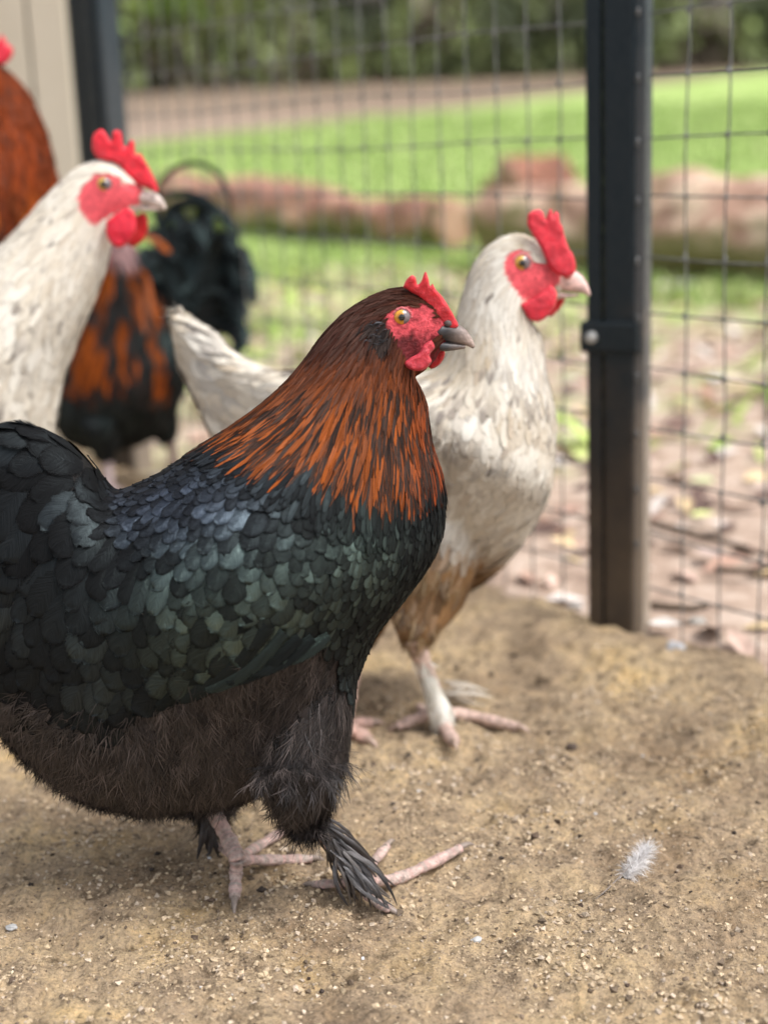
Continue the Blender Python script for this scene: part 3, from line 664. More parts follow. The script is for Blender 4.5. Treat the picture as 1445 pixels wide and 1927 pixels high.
TS = np.array([0, .22, .45, .64, .78, .89, .96, 1.0])
US = np.array([-1, -.55, 0, .55, 1.0])
def feather_batch(bvh, pos, nrm, dirs, L, W, base, lift, shape, ridge, twist, curl=None):
    """-> V (N,T,U,3); every feather laid along the skin from root to tip"""
    N = len(pos); T = len(TS)
    cen = np.zeros((N, T, 3)); nn = np.zeros((N, T, 3))
    for i in range(N):
        p = Vector(pos[i]); d = Vector(dirs[i]); nv = Vector(nrm[i]); l = L[i]; prev = 0.0; q = p.copy()
        last = nv
        for k, t in enumerate(TS):
            step = (t - prev) * l; prev = t
            if step > 0:
                d = (d - last * d.dot(last))
                if d.length < 1e-6: d = Vector(dirs[i])
                d.normalize(); q = q + d * step
                r = bvh.find_nearest(q)
                if r[0] is not None and (r[0] - q).length < l * .6:
                    sn = r[1]
                    last = (last * .5 + sn * .5).normalized()
                    if t < .8: q = r[0].copy()
                    else: q = q.lerp(r[0], .5)
            h = base[i] + lift[i] * l * t ** .8
            cen[i, k] = q + last * h; nn[i, k] = last
    tan = np.gradient(cen, axis=1); tan /= np.linalg.norm(tan, axis=2, keepdims=True) + 1e-12
    side = np.cross(tan, nn); side /= np.linalg.norm(side, axis=2, keepdims=True) + 1e-12
    up = np.cross(side, tan)
    ct, st_ = np.cos(twist)[:, None, None], np.sin(twist)[:, None, None]
    side, up = side * ct + up * st_, up * ct - side * st_
    t = TS
    rnd = np.where(t < .6, .42 + .58 * np.sin(np.clip(t / .6, 0, 1) * np.pi / 2), np.sqrt(np.clip(1 - ((t - .6) / .405) ** 2, 0, 1)) ** 1.05)
    pnt = np.clip(np.where(t < .45, .35 + .65 * np.sin(t / .45 * np.pi / 2), np.clip(1 - ((t - .45) / .56) ** 1.6, 0, 1)), 0, 1)
    wt = (shape[:, None] * pnt + (1 - shape[:, None]) * rnd) * W[:, None]
    # barb tips sweep towards the end of the feather
    V = cen[:, :, None] + side[:, :, None] * (wt[:, :, None] * US)[..., None] - up[:, :, None] * (wt[:, :, None] * ridge[:, None, None] * np.abs(US) ** 1.3)[..., None]
    V += tan[:, :, None] * (wt[:, :, None] * -.18 * np.abs(US))[..., None]
    V[:, -2:, :] += RNG.normal(0, 1, V[:, -2:].shape) * (W * .05)[:, None, None, None]
    return V
def feather_faces(N):
    f = grid_faces(len(TS), len(US), False); return (f[None] + (np.arange(N) * len(TS) * len(US))[:, None, None]).reshape(-1, 4)
UVF = np.stack(np.meshgrid(US, TS), -1).reshape(-1, 2)

def strands_batch(bvh, pos, nrm, dirs, L, W, lift, rg, wav=.25):
    N = len(pos); K = 5
    lift = lift * np.clip(1.05 + 1.5 * np.minimum(nrm[:, 2], 0), .08, 1)
    t = np.linspace(0, 1, K)
    d = dirs - nrm * (dirs * nrm).sum(1, keepdims=True); d /= np.linalg.norm(d, axis=1, keepdims=True) + 1e-9
    sd_ = np.cross(d, nrm)
    sway = rg.normal(0, wav, (N, 1)); ph = rg.normal(0, wav * .6, (N, 1))
    droop = np.array((0, 0, -1.0))
    c = pos[:, None] + d[:, None] * (L[:, None] * t)[..., None] + nrm[:, None] * (lift[:, None] * L[:, None] * (t - .75 * t ** 2))[..., None] \
        + sd_[:, None] * (L[:, None] * (sway * t ** 2 + ph * np.sin(t * 5)[None] * .3))[..., None] + droop * ((L[:, None] * .10 * t ** 2))[..., None] - nrm[:, None] * .002
    w_ = (W[:, None] * (1 - t ** 1.8 * .95))[..., None]
    s2 = sd_[:, None] + 0 * c
    V = np.stack([c - s2 * w_, c + s2 * w_], 2)          # N,K,2,3
    f = grid_faces(K, 2, False); Fc = (f[None] + (np.arange(N) * K * 2)[:, None, None]).reshape(-1, 4)
    return V.reshape(-1, 3), Fc, K * 2

def img_dir(d2):
    return d2[:, :1] * RV[None] - d2[:, 1:] * UV_[None]

def plate(name, poly, Y, thick, mat, parent, colf, dy=None, step=3.5, px=None, bulge=.30, rim=0.0):
    """a fleshy plate with a traced outline, its own thickness and rounded rim"""
    sc = Y / FPX
    pl_ = []
    n_ = len(poly)
    sp = cat_spline(list(poly) + [poly[0]], n_ * 4)[:-1]
    pts = [Vector(p) for p in sp]; edges = [(i, (i + 1) % len(pts)) for i in range(len(pts))]
    xs_ = np.arange(min(p[0] for p in sp), max(p[0] for p in sp), step); ys_ = np.arange(min(p[1] for p in sp), max(p[1] for p in sp), step)
    gx, gy = np.meshgrid(xs_, ys_); gx = gx.ravel() + RNG.uniform(-.8, .8, gx.size); gy = gy.ravel() + RNG.uniform(-.8, .8, gy.size)
    k = in_poly(gx, gy, sp) & (dist_poly(gx, gy, sp) > step * .5)
    allp = pts + [Vector((a, b_)) for a, b_ in zip(gx[k], gy[k])]
    vo, eo, fo, *_ = delaunay_2d_cdt(allp, edges, [], 1, 1e-4)
    q = np.array([(v.x, v.y) for v in vo]); d = dist_poly(q[:, 0], q[:, 1], sp)
    mx_ = max(d.max(), 1e-3)
    h = thick * np.clip(1 - (1 - np.clip(d / (mx_ * bulge), 0, 1)) ** 2, 0, 1) ** .5
    edge = d < .05
    h = h * (1 + np.where(edge, 0, .42 * fbm(q[:, 0] * .16, q[:, 1] * .16, 3, 8) + .3 * fbm(q[:, 0] * .05, q[:, 1] * .09, 2, 18)))
    wob = thick * .35 * (vnoise(q[:, 0] * .06, q[:, 1] * .06, 3) - .5)
    yo = np.zeros(len(q)) if dy is None else np.array([dy(a, b_) for a, b_ in q])
    fr = np.array([P(a, b_, Y + c + o1 - hh) for (a, b_), hh, c, o1 in zip(q, h, yo, wob)])
    bk = np.array([P(a, b_, Y + c + o1 + hh) for (a, b_), hh, c, o1 in zip(q, h, yo, wob)])
    # keep the back sheet at its real x, z (no scaling about the lens)
    bk[:, 0] = fr[:, 0]; bk[:, 2] = fr[:, 2]; bk[:, 1] = np.where(edge, fr[:, 1], fr[:, 1] + 2 * h)
    T1 = np.array([f for f in fo if len(f) == 3]); n0 = len(q)
    c1 = np.array([colf(a, b_) for a, b_ in q]); C = np.ones((2 * n0, 4)); C[:n0, :3] = c1; C[n0:, :3] = c1
    V = np.vstack([fr, bk]); T2 = np.vstack([T1[:, ::-1], T1 + n0])
    o = mesh_np(name, V, T2, mat, parent, cols={'Col': C})
    bm = bmesh.new(); bm.from_mesh(o.data); bmesh.ops.remove_doubles(bm, verts=bm.verts, dist=1e-6); bmesh.ops.recalc_face_normals(bm, faces=bm.faces); bm.to_mesh(o.data); bm.free()
    return o

def eye(bvh, px, py, r_px, Y, root, iris=(.55, .25, .02), lid=(.5, .12, .13), white_dir=1):
    d = ray(px, py); hit = bvh.ray_cast(CAM, d)
    p = hit[0] if hit[0] is not None else P(px, py, Y)
    nv = (Vector((0, -1, 0)) * .75 + hit[1] * .25).normalized() if hit[0] is not None else Vector((0, -1, 0))
    sc = p.y / FPX * 1.02; R = r_px * sc * 1.24
    def dome(rad, lo, hi, c, nseg=24, rings=10):
        A = nv.orthogonal().normalized(); B = nv.cross(A); V = []
        for i in range(rings + 1):
            ph = lo + (hi - lo) * i / rings
            for k in range(nseg):
                th = 2 * math.pi * k / nseg
                V.append(c + nv * rad * math.cos(ph) + (A * math.cos(th) + B * math.sin(th)) * rad * math.sin(ph))
        return np.array(V), grid_faces(rings + 1, nseg)
    c = p - nv * R * .60
    def mk(name, rad, lo, hi, col, mat, par, cc_=None, colfun=None):
        V, Fq = dome(rad, lo, hi, cc_ or c); C = np.ones((len(V), 4)); C[:, :3] = col
        if colfun: colfun(V, C)
        return mesh_np(name, V, Fq, mat, par, cols={'Col': C})
    e = mk('eye', R, .01, 1.6, (.15, .12, .13), M_EYE, root)
    shift = -R_ * (r_px * sc * .09)
    c2 = c + shift
    def irc(V, C):
        q = np.linalg.norm(np.cross(V - np.array(c2), np.array(nv)), axis=1) / (r_px * sc)
        C[:, :3] = np.where((q > .93)[:, None], np.array((.10, .05, .02)), np.where((q < .62)[:, None], np.array(iris) * .7, np.array(iris) * 1.1))
    a_ir = math.asin(min(.98, r_px * sc / (R * 1.012)))
    mk('iris', R * 1.012, .01, a_ir, iris, M_EYE, e, c2, irc)
    V, Fq = dome(R * 1.03, .001, a_ir * .37, c2); mesh_np('pupil', V, Fq, M_PUPIL, e)
    # lids: a wrinkled ring round the ball
    A = nv.orthogonal().normalized(); B = nv.cross(A); parts = []
    for rr_, tr_, dd in ((1.02, .17, .40), (1.28, .12, .22)):
        pts = [c + nv * R * dd * 1.0 + (A * math.cos(t) * 1.0 + B * math.sin(t)) * R * rr_ * .92 for t in np.linspace(0, 2 * math.pi, 25)]
        parts.append(tube(pts, [R * tr_ * (1 + .15 * math.sin(3 * i)) for i in range(25)], 60, 8))
    V, T = join(parts); C = np.ones((len(V), 4)); C[:, :3] = lid
    mesh_np('eyelid', V, T, M_COMB, root, cols={'Col': C})

def beak(st_up, st_lo, Y, root, colf, w_scale=1.0, mouth=None):
    for nm, st in (('upper_beak', st_up), ('lower_beak', st_lo)):
        V, Fq, T3 = loft(st, Y, 30, 18, 1.0); V, T = join([(V, Fq, T3)])
        x, y = proj(V); C = np.ones((len(V), 4)); C[:, :3] = np.array([colf(a, b_) for a, b_ in zip(x, y)])
        mesh_np(nm, V, T, M_BEAK, root, cols={'Col': C})

def foot(root, knee, ankle, toes, r0, col, col2, claw=(.25, .2, .17), name='leg'):
    parts = []; Cs = []
    def add(pts, rad, n_, sq=1, ringy=0):
        V, F4, T3 = tube(pts, rad, n_, 14, sq)
        if ringy:
            m_ = 14; B_ = V[:-2].reshape(n_, m_, 3); cen = B_.mean(1, keepdims=True); ph = np.arange(n_) * ringy
            f = 1 + .09 * np.maximum(0, np.sin(ph))[:, None, None] + (.10 * np.sin(np.arange(n_) / n_ * 19) - .02)[:, None, None] * (1 if ringy > 1.2 else .2) + .04 * RNG.normal(size=(n_, 1, 1))
            V[:-2] = (cen + (B_ - cen) * f).reshape(-1, 3)
        parts.append((V, F4, T3)); c = np.ones((len(V), 4)); mixv = np.clip(np.repeat(RNG.random(len(V) // 7 + 1), 7)[:len(V), None] * .9 + RNG.random((len(V), 1)) * .2 - .05, 0, 1)
        c[:, :3] = np.array(col) * mixv + np.array(col2) * (1 - mixv); Cs.append(c)
    k = Vector(knee); a = Vector(ankle)
    add([k, k.lerp(a, .5) + Vector((.001, 0, 0)), a + Vector((0, 0, .002)), a + Vector((0, 0, -.002))], [r0 * 1.15, r0, r0 * 1.15, r0 * .8], 44, 1, 1.1)
    for tp, rt in toes:
        e = Vector(tp[-1]); pts = [a] + [Vector(q) for q in tp]
        L = len(pts); add(pts, [r0 * .95 * rt] + [r0 * rt * (.95 - .3 * i / L) for i in range(1, L)], 40, .85, 1.3)
    V, T = join(parts); lg = mesh_np(name, V, T, M_LEG, root, cols={'Col': np.vstack(Cs)})
    for tp, rt in toes:
        e = Vector(tp[-1]); pv = Vector(tp[-2]) if len(tp) > 1 else a; d = (e - pv).normalized()
        V, F4, T3 = tube([e - d * .003 + Vector((0, 0, .0005)), e + d * .006 + Vector((0, 0, .0005)), e + d * .013 + Vector((0, 0, -.003))], [r0 * .5 * rt, r0 * .38 * rt, .0004], 8, 8)
        V, T = join([(V, F4, T3)]); C = np.ones((len(V), 4)); C[:, :3] = claw
        mesh_np('claw', V, T, M_BEAK, lg, cols={'Col': C})
    return lg
def TP(px, py, h=.006):
    q = G(px, py, .0); q = G(px, py, fz(q.x, q.y) + h); return tuple(q)

def plume(co, tr, bvh, field, Y, colfun, ok, N, spacing, rg, scale=1.0):
    """sample roots on the skin, return arrays for the feathers"""
    p, nr = sample_surface(co, tr, N, rg)
    x, y = proj(p); k = ok(x, y, p); p, nr, x, y = p[k], nr[k], x[k], y[k]
    d2, v = field(x, y); sc = Y / FPX
    rad = np.maximum(v[:, 1] * sc * spacing, .0012)
    kk = poisson(p, rad, .004); p, nr, x, y, d2, v = p[kk], nr[kk], x[kk], y[kk], d2[kk], v[kk]
    a = rg.normal(0, .075, len(p)); ca, sa = np.cos(a), np.sin(a); d2 = np.stack([d2[:, 0] * ca - d2[:, 1] * sa, d2[:, 0] * sa + d2[:, 1] * ca], -1)
    d3 = img_dir(d2); L = v[:, 0] * sc * rg.uniform(.85, 1.15, len(p)); W = v[:, 1] * sc * .56 * rg.uniform(.85, 1.2, len(p))
    return p, nr, x, y, d3, L, W, v

def emit_feathers(root, V, C, Sh, mat, top=0, area=None, near=None, name='plumage', label=None):
    N = len(V); nv = len(TS) * len(US)
    C = C.reshape(N, nv, 4); Sh = Sh.reshape(N, nv, 4); Vf = V.reshape(N, nv, 3)
    idx = np.arange(N); rest = idx
    if top:
        sc = area * np.where(near, 1, 0); o_ = np.argsort(-sc)[:top]; rest = np.setdiff1d(idx, o_)
        f1 = feather_faces(1)
        for i in o_:
            mesh_np('feather', Vf[i], f1, mat, root, cols={'Col': C[i], 'Sheen': Sh[i]}, uv=UVF)
    if len(rest):
        mesh_np(name, Vf[rest].reshape(-1, 3), feather_faces(len(rest)), mat, root, cols={'Col': C[rest].reshape(-1, 4), 'Sheen': Sh[rest].reshape(-1, 4)}, uv=np.tile(UVF, (len(rest), 1)), kind='stuff')

def emit_strands(root, name, bvh, p, nr, d3, L, W, lift, cols, sheen, rg, wav=.2):
    V, Fc, k = strands_batch(bvh, p, nr, d3, L, W, lift, rg, wav); N = len(p)
    C = np.ones((N, k, 4)); C[:, :, :3] = cols[:, None]; Sh = np.ones((N, k, 4)); Sh[:, :, :3] = sheen[:, None]
    uv = np.tile(np.stack(np.meshgrid([-1, 1], np.linspace(0, 1, 5)), -1).reshape(-1, 2), (N, 1))
    mesh_np(name, V, Fc, M_STRAND, root, cols={'Col': C.reshape(-1, 4), 'Sheen': Sh.reshape(-1, 4)}, uv=uv, kind='stuff')

# ============================================================ black copper hen
YB = .95
hen = thing('hen', G(520, 1640), 'black hen with copper orange neck feathers standing in front of the other birds', 'hen', 'chickens in the pen')
HY = hen.location.y
stB = [(862, 606, 838, 650, 5), (852, 594, 828, 664, 13), (836, 575, 812, 688, 23), (812, 554, 792, 700, 34), (770, 540, 772, 712, 43), (725, 546, 786, 728, 46), (682, 566, 800, 756, 54), (640, 596, 806, 795, 66),
       (606, 634, 812, 838, 82), (574, 678, 828, 888, 100), (542, 718, 836, 940, 125), (500, 757, 832, 1000, 152), (450, 797, 808, 1056, 182), (395, 832, 762, 1118, 208), (342, 867, 708, 1185, 226), (295, 897, 668, 1275, 234),
       (250, 918, 618, 1365, 232), (218, 930, 515, 1462, 224), (202, 926, 415, 1500, 214), (192, 912, 280, 1512, 200), (178, 888, 155, 1482, 180), (152, 858, 70, 1420, 150), (118, 830, 8, 1350, 118), (72, 812, -45, 1275, 88),
       (22, 808, -88, 1190, 62), (-38, 818, -110, 1100, 44), (-88, 846, -120, 1000, 26)]
lofts = [loft(stB, YB, 130, 44, .95)]
# thighs
for (kx, ky), dyy in (((575, 1540), -.028), ((400, 1525), .045)):
    hip = P(kx - 10, ky - 330, YB + dyy * .6); kn = P(kx, ky, YB + dyy)
    mid = P(kx - 18, ky - 130, YB + dyy * 1.2)
    lofts.append(tube([hip, mid, kn.lerp(mid, .35), kn], [.040, .034, .022, .011], 30, 20))
def wing_bump(co, no):
    x, y = proj(co)
    # folded wing: a flat swelling whose lower rear edge stands clear of the fluff
    u = (x - 470) * .80 + (y - 1110) * -.60; v = (x - 470) * .60 + (y - 1110) * .80
    g = np.exp(-(np.abs(u) / 205) ** 3 - (np.abs(v) / 150) ** 3)
    sgn = np.where(co[:, 1] < YB, -1, 1)
    co[:, 1] += sgn * .013 * g * np.abs(no[:, 1])
    # groove between the saddle and tail
    return co
co, no, tr, bvh = body_mesh('b', lofts, .0021, hen, wing_bump)
faceB = [(722, 592), (742, 573), (768, 566), (792, 572), (800, 560), (822, 574), (850, 600), (862, 618), (838, 632), (822, 640), (826, 662), (815, 690), (790, 697), (768, 690), (754, 668), (742, 642), (730, 618), (724, 604)]
x, y = proj(co); df = dist_poly(x, y, faceB) * np.where(in_poly(x, y, faceB), 1, -1)
C = np.ones((len(co), 4)); blk = np.array((.010, .009, .009))
hb = np.interp(x, [380, 480, 600, 700, 770, 820, 845], [840, 870, 915, 960, 970, 900, 850])
hk = np.clip((hb - y) / 60, 0, 1)[:, None]
C[:, :3] = blk * (1 - hk) + np.array((.03, .010, .005)) * hk
fm = np.clip(df / 10 + .5, 0, 1)[:, None]
nz = vnoise(x * .12, y * .12, 3)[:, None]
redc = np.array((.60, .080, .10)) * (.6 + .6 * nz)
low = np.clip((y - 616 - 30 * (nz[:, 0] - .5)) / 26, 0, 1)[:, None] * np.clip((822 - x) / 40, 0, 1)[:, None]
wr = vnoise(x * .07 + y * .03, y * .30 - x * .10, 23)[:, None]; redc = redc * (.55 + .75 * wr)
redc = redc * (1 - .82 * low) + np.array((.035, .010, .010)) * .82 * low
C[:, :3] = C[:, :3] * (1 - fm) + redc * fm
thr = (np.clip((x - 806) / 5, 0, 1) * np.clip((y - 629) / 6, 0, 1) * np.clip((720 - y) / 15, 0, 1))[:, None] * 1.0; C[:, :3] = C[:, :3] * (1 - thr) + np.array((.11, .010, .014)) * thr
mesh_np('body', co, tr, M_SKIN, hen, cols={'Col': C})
# plumage field: x, y, direction (0 right, 90 down), length, width, height mm
FB = Field([(805, 556, 188, 18, 5, .5), (760, 545, 172, 22, 6, .5), (720, 560, 160, 26, 6, .5), (690, 610, 132, 32, 8, .5), (712, 640, 105, 26, 7, 1), (740, 700, 100, 32, 8, 1), (785, 725, 86, 34, 8, 1), (640, 640, 128, 42, 9, 1), (600, 700, 130, 56, 10, 1),
            (700, 760, 102, 56, 10, 1), (795, 790, 82, 46, 11, 1), (530, 770, 142, 66, 11, 1.5), (560, 850, 126, 72, 12, 2), (650, 850, 108, 74, 12, 2), (730, 880, 97, 74, 11.5, 2), (805, 880, 84, 64, 11, 1.5), (440, 830, 150, 60, 13, 1.5), (620, 910, 104, 70, 14, 2.5), (710, 940, 95, 70, 13, 2.5),
            (400, 880, 152, 42, 20, 1), (320, 900, 160, 42, 22, 1), (260, 935, 155, 36, 24, 1), (380, 960, 125, 38, 28, 1), (300, 990, 130, 38, 28, 1), (480, 970, 108, 44, 34, 2), (600, 1000, 100, 46, 30, 3), (700, 1020, 96, 34, 18, 2), (790, 990, 100, 36, 17, 1), (832, 920, 92, 32, 14, 1), (800, 1060, 118, 38, 16, 1),
            (750, 1130, 118, 46, 20, 1), (700, 1220, 110, 50, 20, 1), (680, 1080, 106, 36, 19, 3), (450, 1060, 106, 56, 38, 4), (520, 1090, 108, 54, 34, 4), (620, 1080, 107, 42, 24, 4), (665, 1150, 116, 44, 22, 3), (590, 1170, 122, 58, 32, 4), (500, 1170, 125, 74, 42, 5), (430, 1190, 128, 88, 46, 5), (380, 1270, 142, 110, 50, 5),
            (480, 1250, 152, 120, 36, 4), (320, 1320, 145, 110, 50, 4), (360, 1090, 110, 48, 34, 2), (300, 1090, 106, 62, 42, 2), (220, 1050, 102, 72, 46, 2), (250, 1180, 112, 78, 46, 2), (200, 1280, 116, 78, 46, 2), (300, 1230, 122, 80, 44, 2), (120, 1150, 118, 84, 54, 2), (60, 850, 195, 80, 54, 1), (140, 880, 165, 64, 46, 1), (60, 940, 122, 110, 66, 4),
            (150, 980, 118, 84, 50, 3), (100, 1060, 125, 80, 56, 2), (30, 1100, 150, 96, 58, 3), (50, 1230, 138, 74, 54, 2), (120, 1300, 125, 66, 48, 1)])
# lower limit of the contour feathers; below it the birds wears fluff
fl_line = lambda x: np.interp(x, [-120, 0, 120, 230, 300, 420, 540, 600, 650, 680, 720, 800], [1270, 1300, 1340, 1350, 1290, 1250, 1205, 1180, 1210, 1380, 1400, 1400])
def okB(x, y, p):
    return ((y < fl_line(x))) & ~(in_poly(x, y, faceB) & (dist_poly(x, y, faceB) > 7)) & ~((x > 838) & (y < 700)) & ~((x > 803) & (y > 640) & (y < 712))
rg = np.random.default_rng(11)
p, nr, x, y, d3, L, W, v = plume(co, tr, bvh, FB, YB, None, okB, 120000, .66, rg)
N = len(p); hb = np.interp(x, [380, 480, 600, 700, 770, 820, 845], [840, 868, 900, 945, 955, 905, 850]) + rg.normal(0, 12, N)
hack = (y < hb - 22) & (x > 395)
scal = ~hack & (v[:, 1] > 17); L = np.where(scal, np.maximum(L, v[:, 1] * YB / FPX * 1.95), L * 1.12); W = W * np.where(hack, .80, np.where(scal, 1.30, .95))
shape = np.where(hack, .75, np.where((x > 680) & (y > 940), .45, .05)).astype(float)
base = v[:, 2] * .001 * .3 + rg.uniform(0, np.where(hack, .0006, .0001), N)
lift = np.where(hack, .05, .085) * rg.uniform(.92, 1.1, N)
tw = rg.normal(0, 1, N) * np.where(hack, .12, .05); ridge = np.where(hack, .3, .12) * rg.uniform(.6, 1.3, N)
V = feather_batch(bvh, p, nr, d3, L, W, base, lift, shape, ridge, tw)
nT, nU = len(TS), len(US)
Cc = np.ones((N, nT, nU, 4)); Sh = np.ones((N, nT, nU, 4))
Cc[..., :3] = np.array((.006, .006, .0065)); Cc[..., 3] = rg.random(N)[:, None, None] * 40
# sheen colour by region
def sheenB(x, y):
    blue = np.exp(-(((x - 330) / 150) ** 2 + ((y - 930) / 75) ** 2))[:, None]
    gre = np.exp(-(((x - 470) / 190) ** 2 + ((y - 1130) / 130) ** 2))[:, None] + .8 * np.exp(-(((x - 690) / 80) ** 2 + ((y - 1010) / 90) ** 2))[:, None]
    blue = blue * np.clip((x - 205) / 60, 0, 1)[:, None]
    s_ = np.array((.013, .017, .019)) + blue * np.array((.040, .050, .078)) + np.clip(gre, 0, 1) * np.array((.064, .094, .078))
    return s_
sh = sheenB(x, y) * (.25 + 1.35 * rg.random(N)[:, None] ** 2.0) * (.6 + .8 * vnoise(x * .022, y * .022, 14))[:, None]
lower = (x > 600) & (y > 1000); sh[lower] *= .9
Sh[..., :3] = sh[:, None, None] * (1 - .65 * np.clip((np.abs(US) - .55) / .45, 0, 1))[None, None, :, None] * (1 - .5 * (TS > .93))[None, :, None, None]
# copper neck
tt = TS[None, :, None]; uu = np.abs(US)[None, None, :]
hi = np.where(hack)[0]
yh = y[hi]; lo_ = np.clip((yh - 640) / 140, 0, 1)
front = np.clip((x[hi] - 740) / 70, 0, 1)
dark = np.array((.036, .010, .006)); org = np.array((.28, .066, .009)); red = np.array((.20, .030, .008)); brn = np.array((.07, .017, .007))
ty = rg.random(len(hi))
ec = dark + (org - dark) * lo_[:, None]; ec = ec * (1 - front[:, None] * .75) + (brn + (red - brn) * lo_[:, None]) * front[:, None] * .75
ec = ec * rg.uniform(.55, 1.25, (len(hi), 1))
pat = np.ones((len(hi), nT, nU))
cenb = np.clip((.62 - uu) / .25, 0, 1) * np.clip((tt - .18) / .2, 0, 1)        # black centre stripe
tA = (ty < .34)[:, None, None]
amt = np.where(tA, .25, 1.0) * np.clip(.25 + lo_, 0, 1)[:, None, None]
pat = 1 - cenb * amt
blacky = ((ty > .56 - .1 * lo_) & (yh > 720))[:, None, None]; pat = np.where(blacky, pat * np.clip((uu - .6) / .4, 0, 1) * .8, pat)
earB = [(688, 608), (703, 596), (724, 596), (738, 612), (738, 640), (722, 656), (700, 648)]
ie = in_poly(x[hi], y[hi], earB); ec[ie] = np.array((.008, .008, .009))
Cc[hi, :, :, :3] = np.array((.012, .009, .008)) * (1 - pat[..., None]) + ec[:, None, None] * pat[..., None]
Sh[hi, :, :, :3] = (np.array((.035, .024, .02)))[None, None, None] * rg.uniform(.3, 1.3, (len(hi), 1, 1, 1))
near = (V.mean((1, 2))[:, 1] < YB + .01)
emit_feathers(hen, V, Cc, Sh, M_BLACKF, 280, L * W * np.where(x > -20, 1, .0) * np.where(hack, .8, 1), near)
# wing quills laid by hand (lower edge of the folded wing) and the tail
def quills(rows, Y, out_, root, mat, col, sheen, bvh_, seed, rdg=.25, cf=None):
    rg = np.random.default_rng(seed); res = []
    for (x0, y0, x1, y1, w_, h, bend) in rows:
        K = len(TS); cen = []
        dx, dy_ = x1 - x0, y1 - y0; ln = math.hypot(dx, dy_); nx, ny = -dy_ / ln, dx / ln
        for t in TS:
            a = x0 + dx * t + nx * bend * math.sin(math.pi * t); b_ = y0 + dy_ * t + ny * bend * math.sin(math.pi * t)
            if out_ is None:
                hit = bvh_.ray_cast(CAM, ray(a, b_)); q = hit[0] if hit[0] is not None and abs(hit[0].y - Y) < .12 else None
                yv = (q.y if q is not None else (cen[-1][1] + h * .001 if cen else Y - .04)) - h * .001
                q = P(a, b_, yv)
            else: q = P(a, b_, Y + out_ + h * .001)
            cen.append(list(q))
        cen = np.array(cen); cen[:, 1] = np.convolve(np.pad(cen[:, 1], 1, mode='edge'), [.3, .4, .3], 'valid')
        tan = np.gradient(cen, axis=0); tan /= np.linalg.norm(tan, axis=1, keepdims=True); nn = np.tile(np.array((0, -1.0, .15)), (K, 1)); sd_ = np.cross(tan, nn); sd_ /= np.linalg.norm(sd_, axis=1, keepdims=True); up = np.cross(sd_, tan)
        if up[0, 1] > 0: up = -up
        t = TS; wt = np.where(t < .6, .55 + .45 * np.sin(t / .6 * np.pi / 2), np.sqrt(np.clip(1 - ((t - .6) / .405) ** 2, 0, 1))) * w_ * .5 * Y / FPX
        tw = rg.normal(0, .12); s2 = sd_ * math.cos(tw) + up * math.sin(tw)
        Vq = cen[:, None] + s2[:, None] * (wt[:, None] * US)[..., None] - up[:, None] * (wt[:, None] * rdg * np.abs(US) ** 1.3)[..., None]
        c = np.ones((K, len(US), 4)); c[..., :3] = np.array(col) * rg.uniform(.8, 1.2); c[..., 3] = rg.random() * 40
        s = np.ones((K, len(US), 4)); s[..., :3] = np.array(sheen) * rg.uniform(.4, 1.5)
        if cf: cf(c, s, (x0, y0, x1, y1))
        res.append(mesh_np('feather', Vq.reshape(-1, 3), feather_faces(1), mat, root, cols={'Col': c.reshape(-1, 4), 'Sheen': s.reshape(-1, 4)}, uv=UVF))
    return res
wq = []
for i in range(7):
    f = i / 6; wq.append((470 + 90 * f, 1130 + 70 * f, 268 + 0 * f + 34 * i, 1335 - 6 * i, 40, 5 + .6 * i, -8))
wq += [(560, 1190, 500, 1270, 40, 9, -4), (600, 1185, 540, 1240, 34, 10, -4)]
wq = [(430, 1150, 262, 1330, 52, 3, -10), (470, 1165, 290, 1338, 50, 4, -12), (505, 1180, 335, 1322, 46, 5, -12), (535, 1190, 385, 1300, 42, 6, -12), (565, 1200, 425, 1286, 38, 7, -10), (590, 1200, 470, 1268, 36, 8, -8), (620, 1195, 530, 1246, 32, 9, -6)]
quills(wq, YB, None, hen, M_BLACKF, (.006, .006, .007), (.014, .022, .019), bvh, 5)
tq = [(40, 1000, -120, 930, 60, 30, 10), (40, 1020, -140, 1000, 60, 34, 8), (40, 1040, -140, 1070, 60, 38, 6), (40, 1070, -130, 1140, 60, 42, 4), (60, 960, -90, 860, 60, 26, 14)]
quills(tq, YB, -.035, hen, M_BLACKF, (.008, .009, .009), (.022, .03, .031), bvh, 6)
# fluff
def fluff(root, co, tr, bvh, Y, ok, N, dirf, Lr, Wr, cols, sheen, rg, lift=.35, name='fluff', wav=.2):
    p, nr = sample_surface(co, tr, N, rg); x, y = proj(p); k = ok(x, y, p); p, nr, x, y = p[k], nr[k], x[k], y[k]
    d2 = dirf(x, y) + rg.normal(0, .16, (len(p), 2)); d2 /= np.linalg.norm(d2, axis=1, keepdims=True); d3 = img_dir(d2); sc = Y / FPX
    n_ = len(p); ci = np.array(cols)[rg.integers(0, len(cols), n_)] * rg.uniform(.6, 1.4, (n_, 1)); si = np.array(sheen)[None] * rg.uniform(.3, 1.6, (n_, 1))
    clump = vnoise(x * .05, y * .05, 9)
    emit_strands(root, name, bvh, p, nr, d3, rg.uniform(*Lr, n_) * sc * (.7 + .6 * clump), rg.uniform(*Wr, n_) * sc, lift * rg.uniform(.3, 1.6, n_) * (.5 + clump), ci, si, rg, wav)
FFB = Field([(60, 1400, 130, 1), (40, 1330, 140, 1), (150, 1470, 118, 1), (300, 1400, 98, 1), (300, 1500, 100, 1), (450, 1350, 92, 1), (450, 1480, 80, 1), (600, 1250, 100, 1), (600, 1400, 88, 1), (560, 1500, 90, 1), (690, 1250, 106, 1), (660, 1380, 105, 1), (0, 1200, 140, 1)])
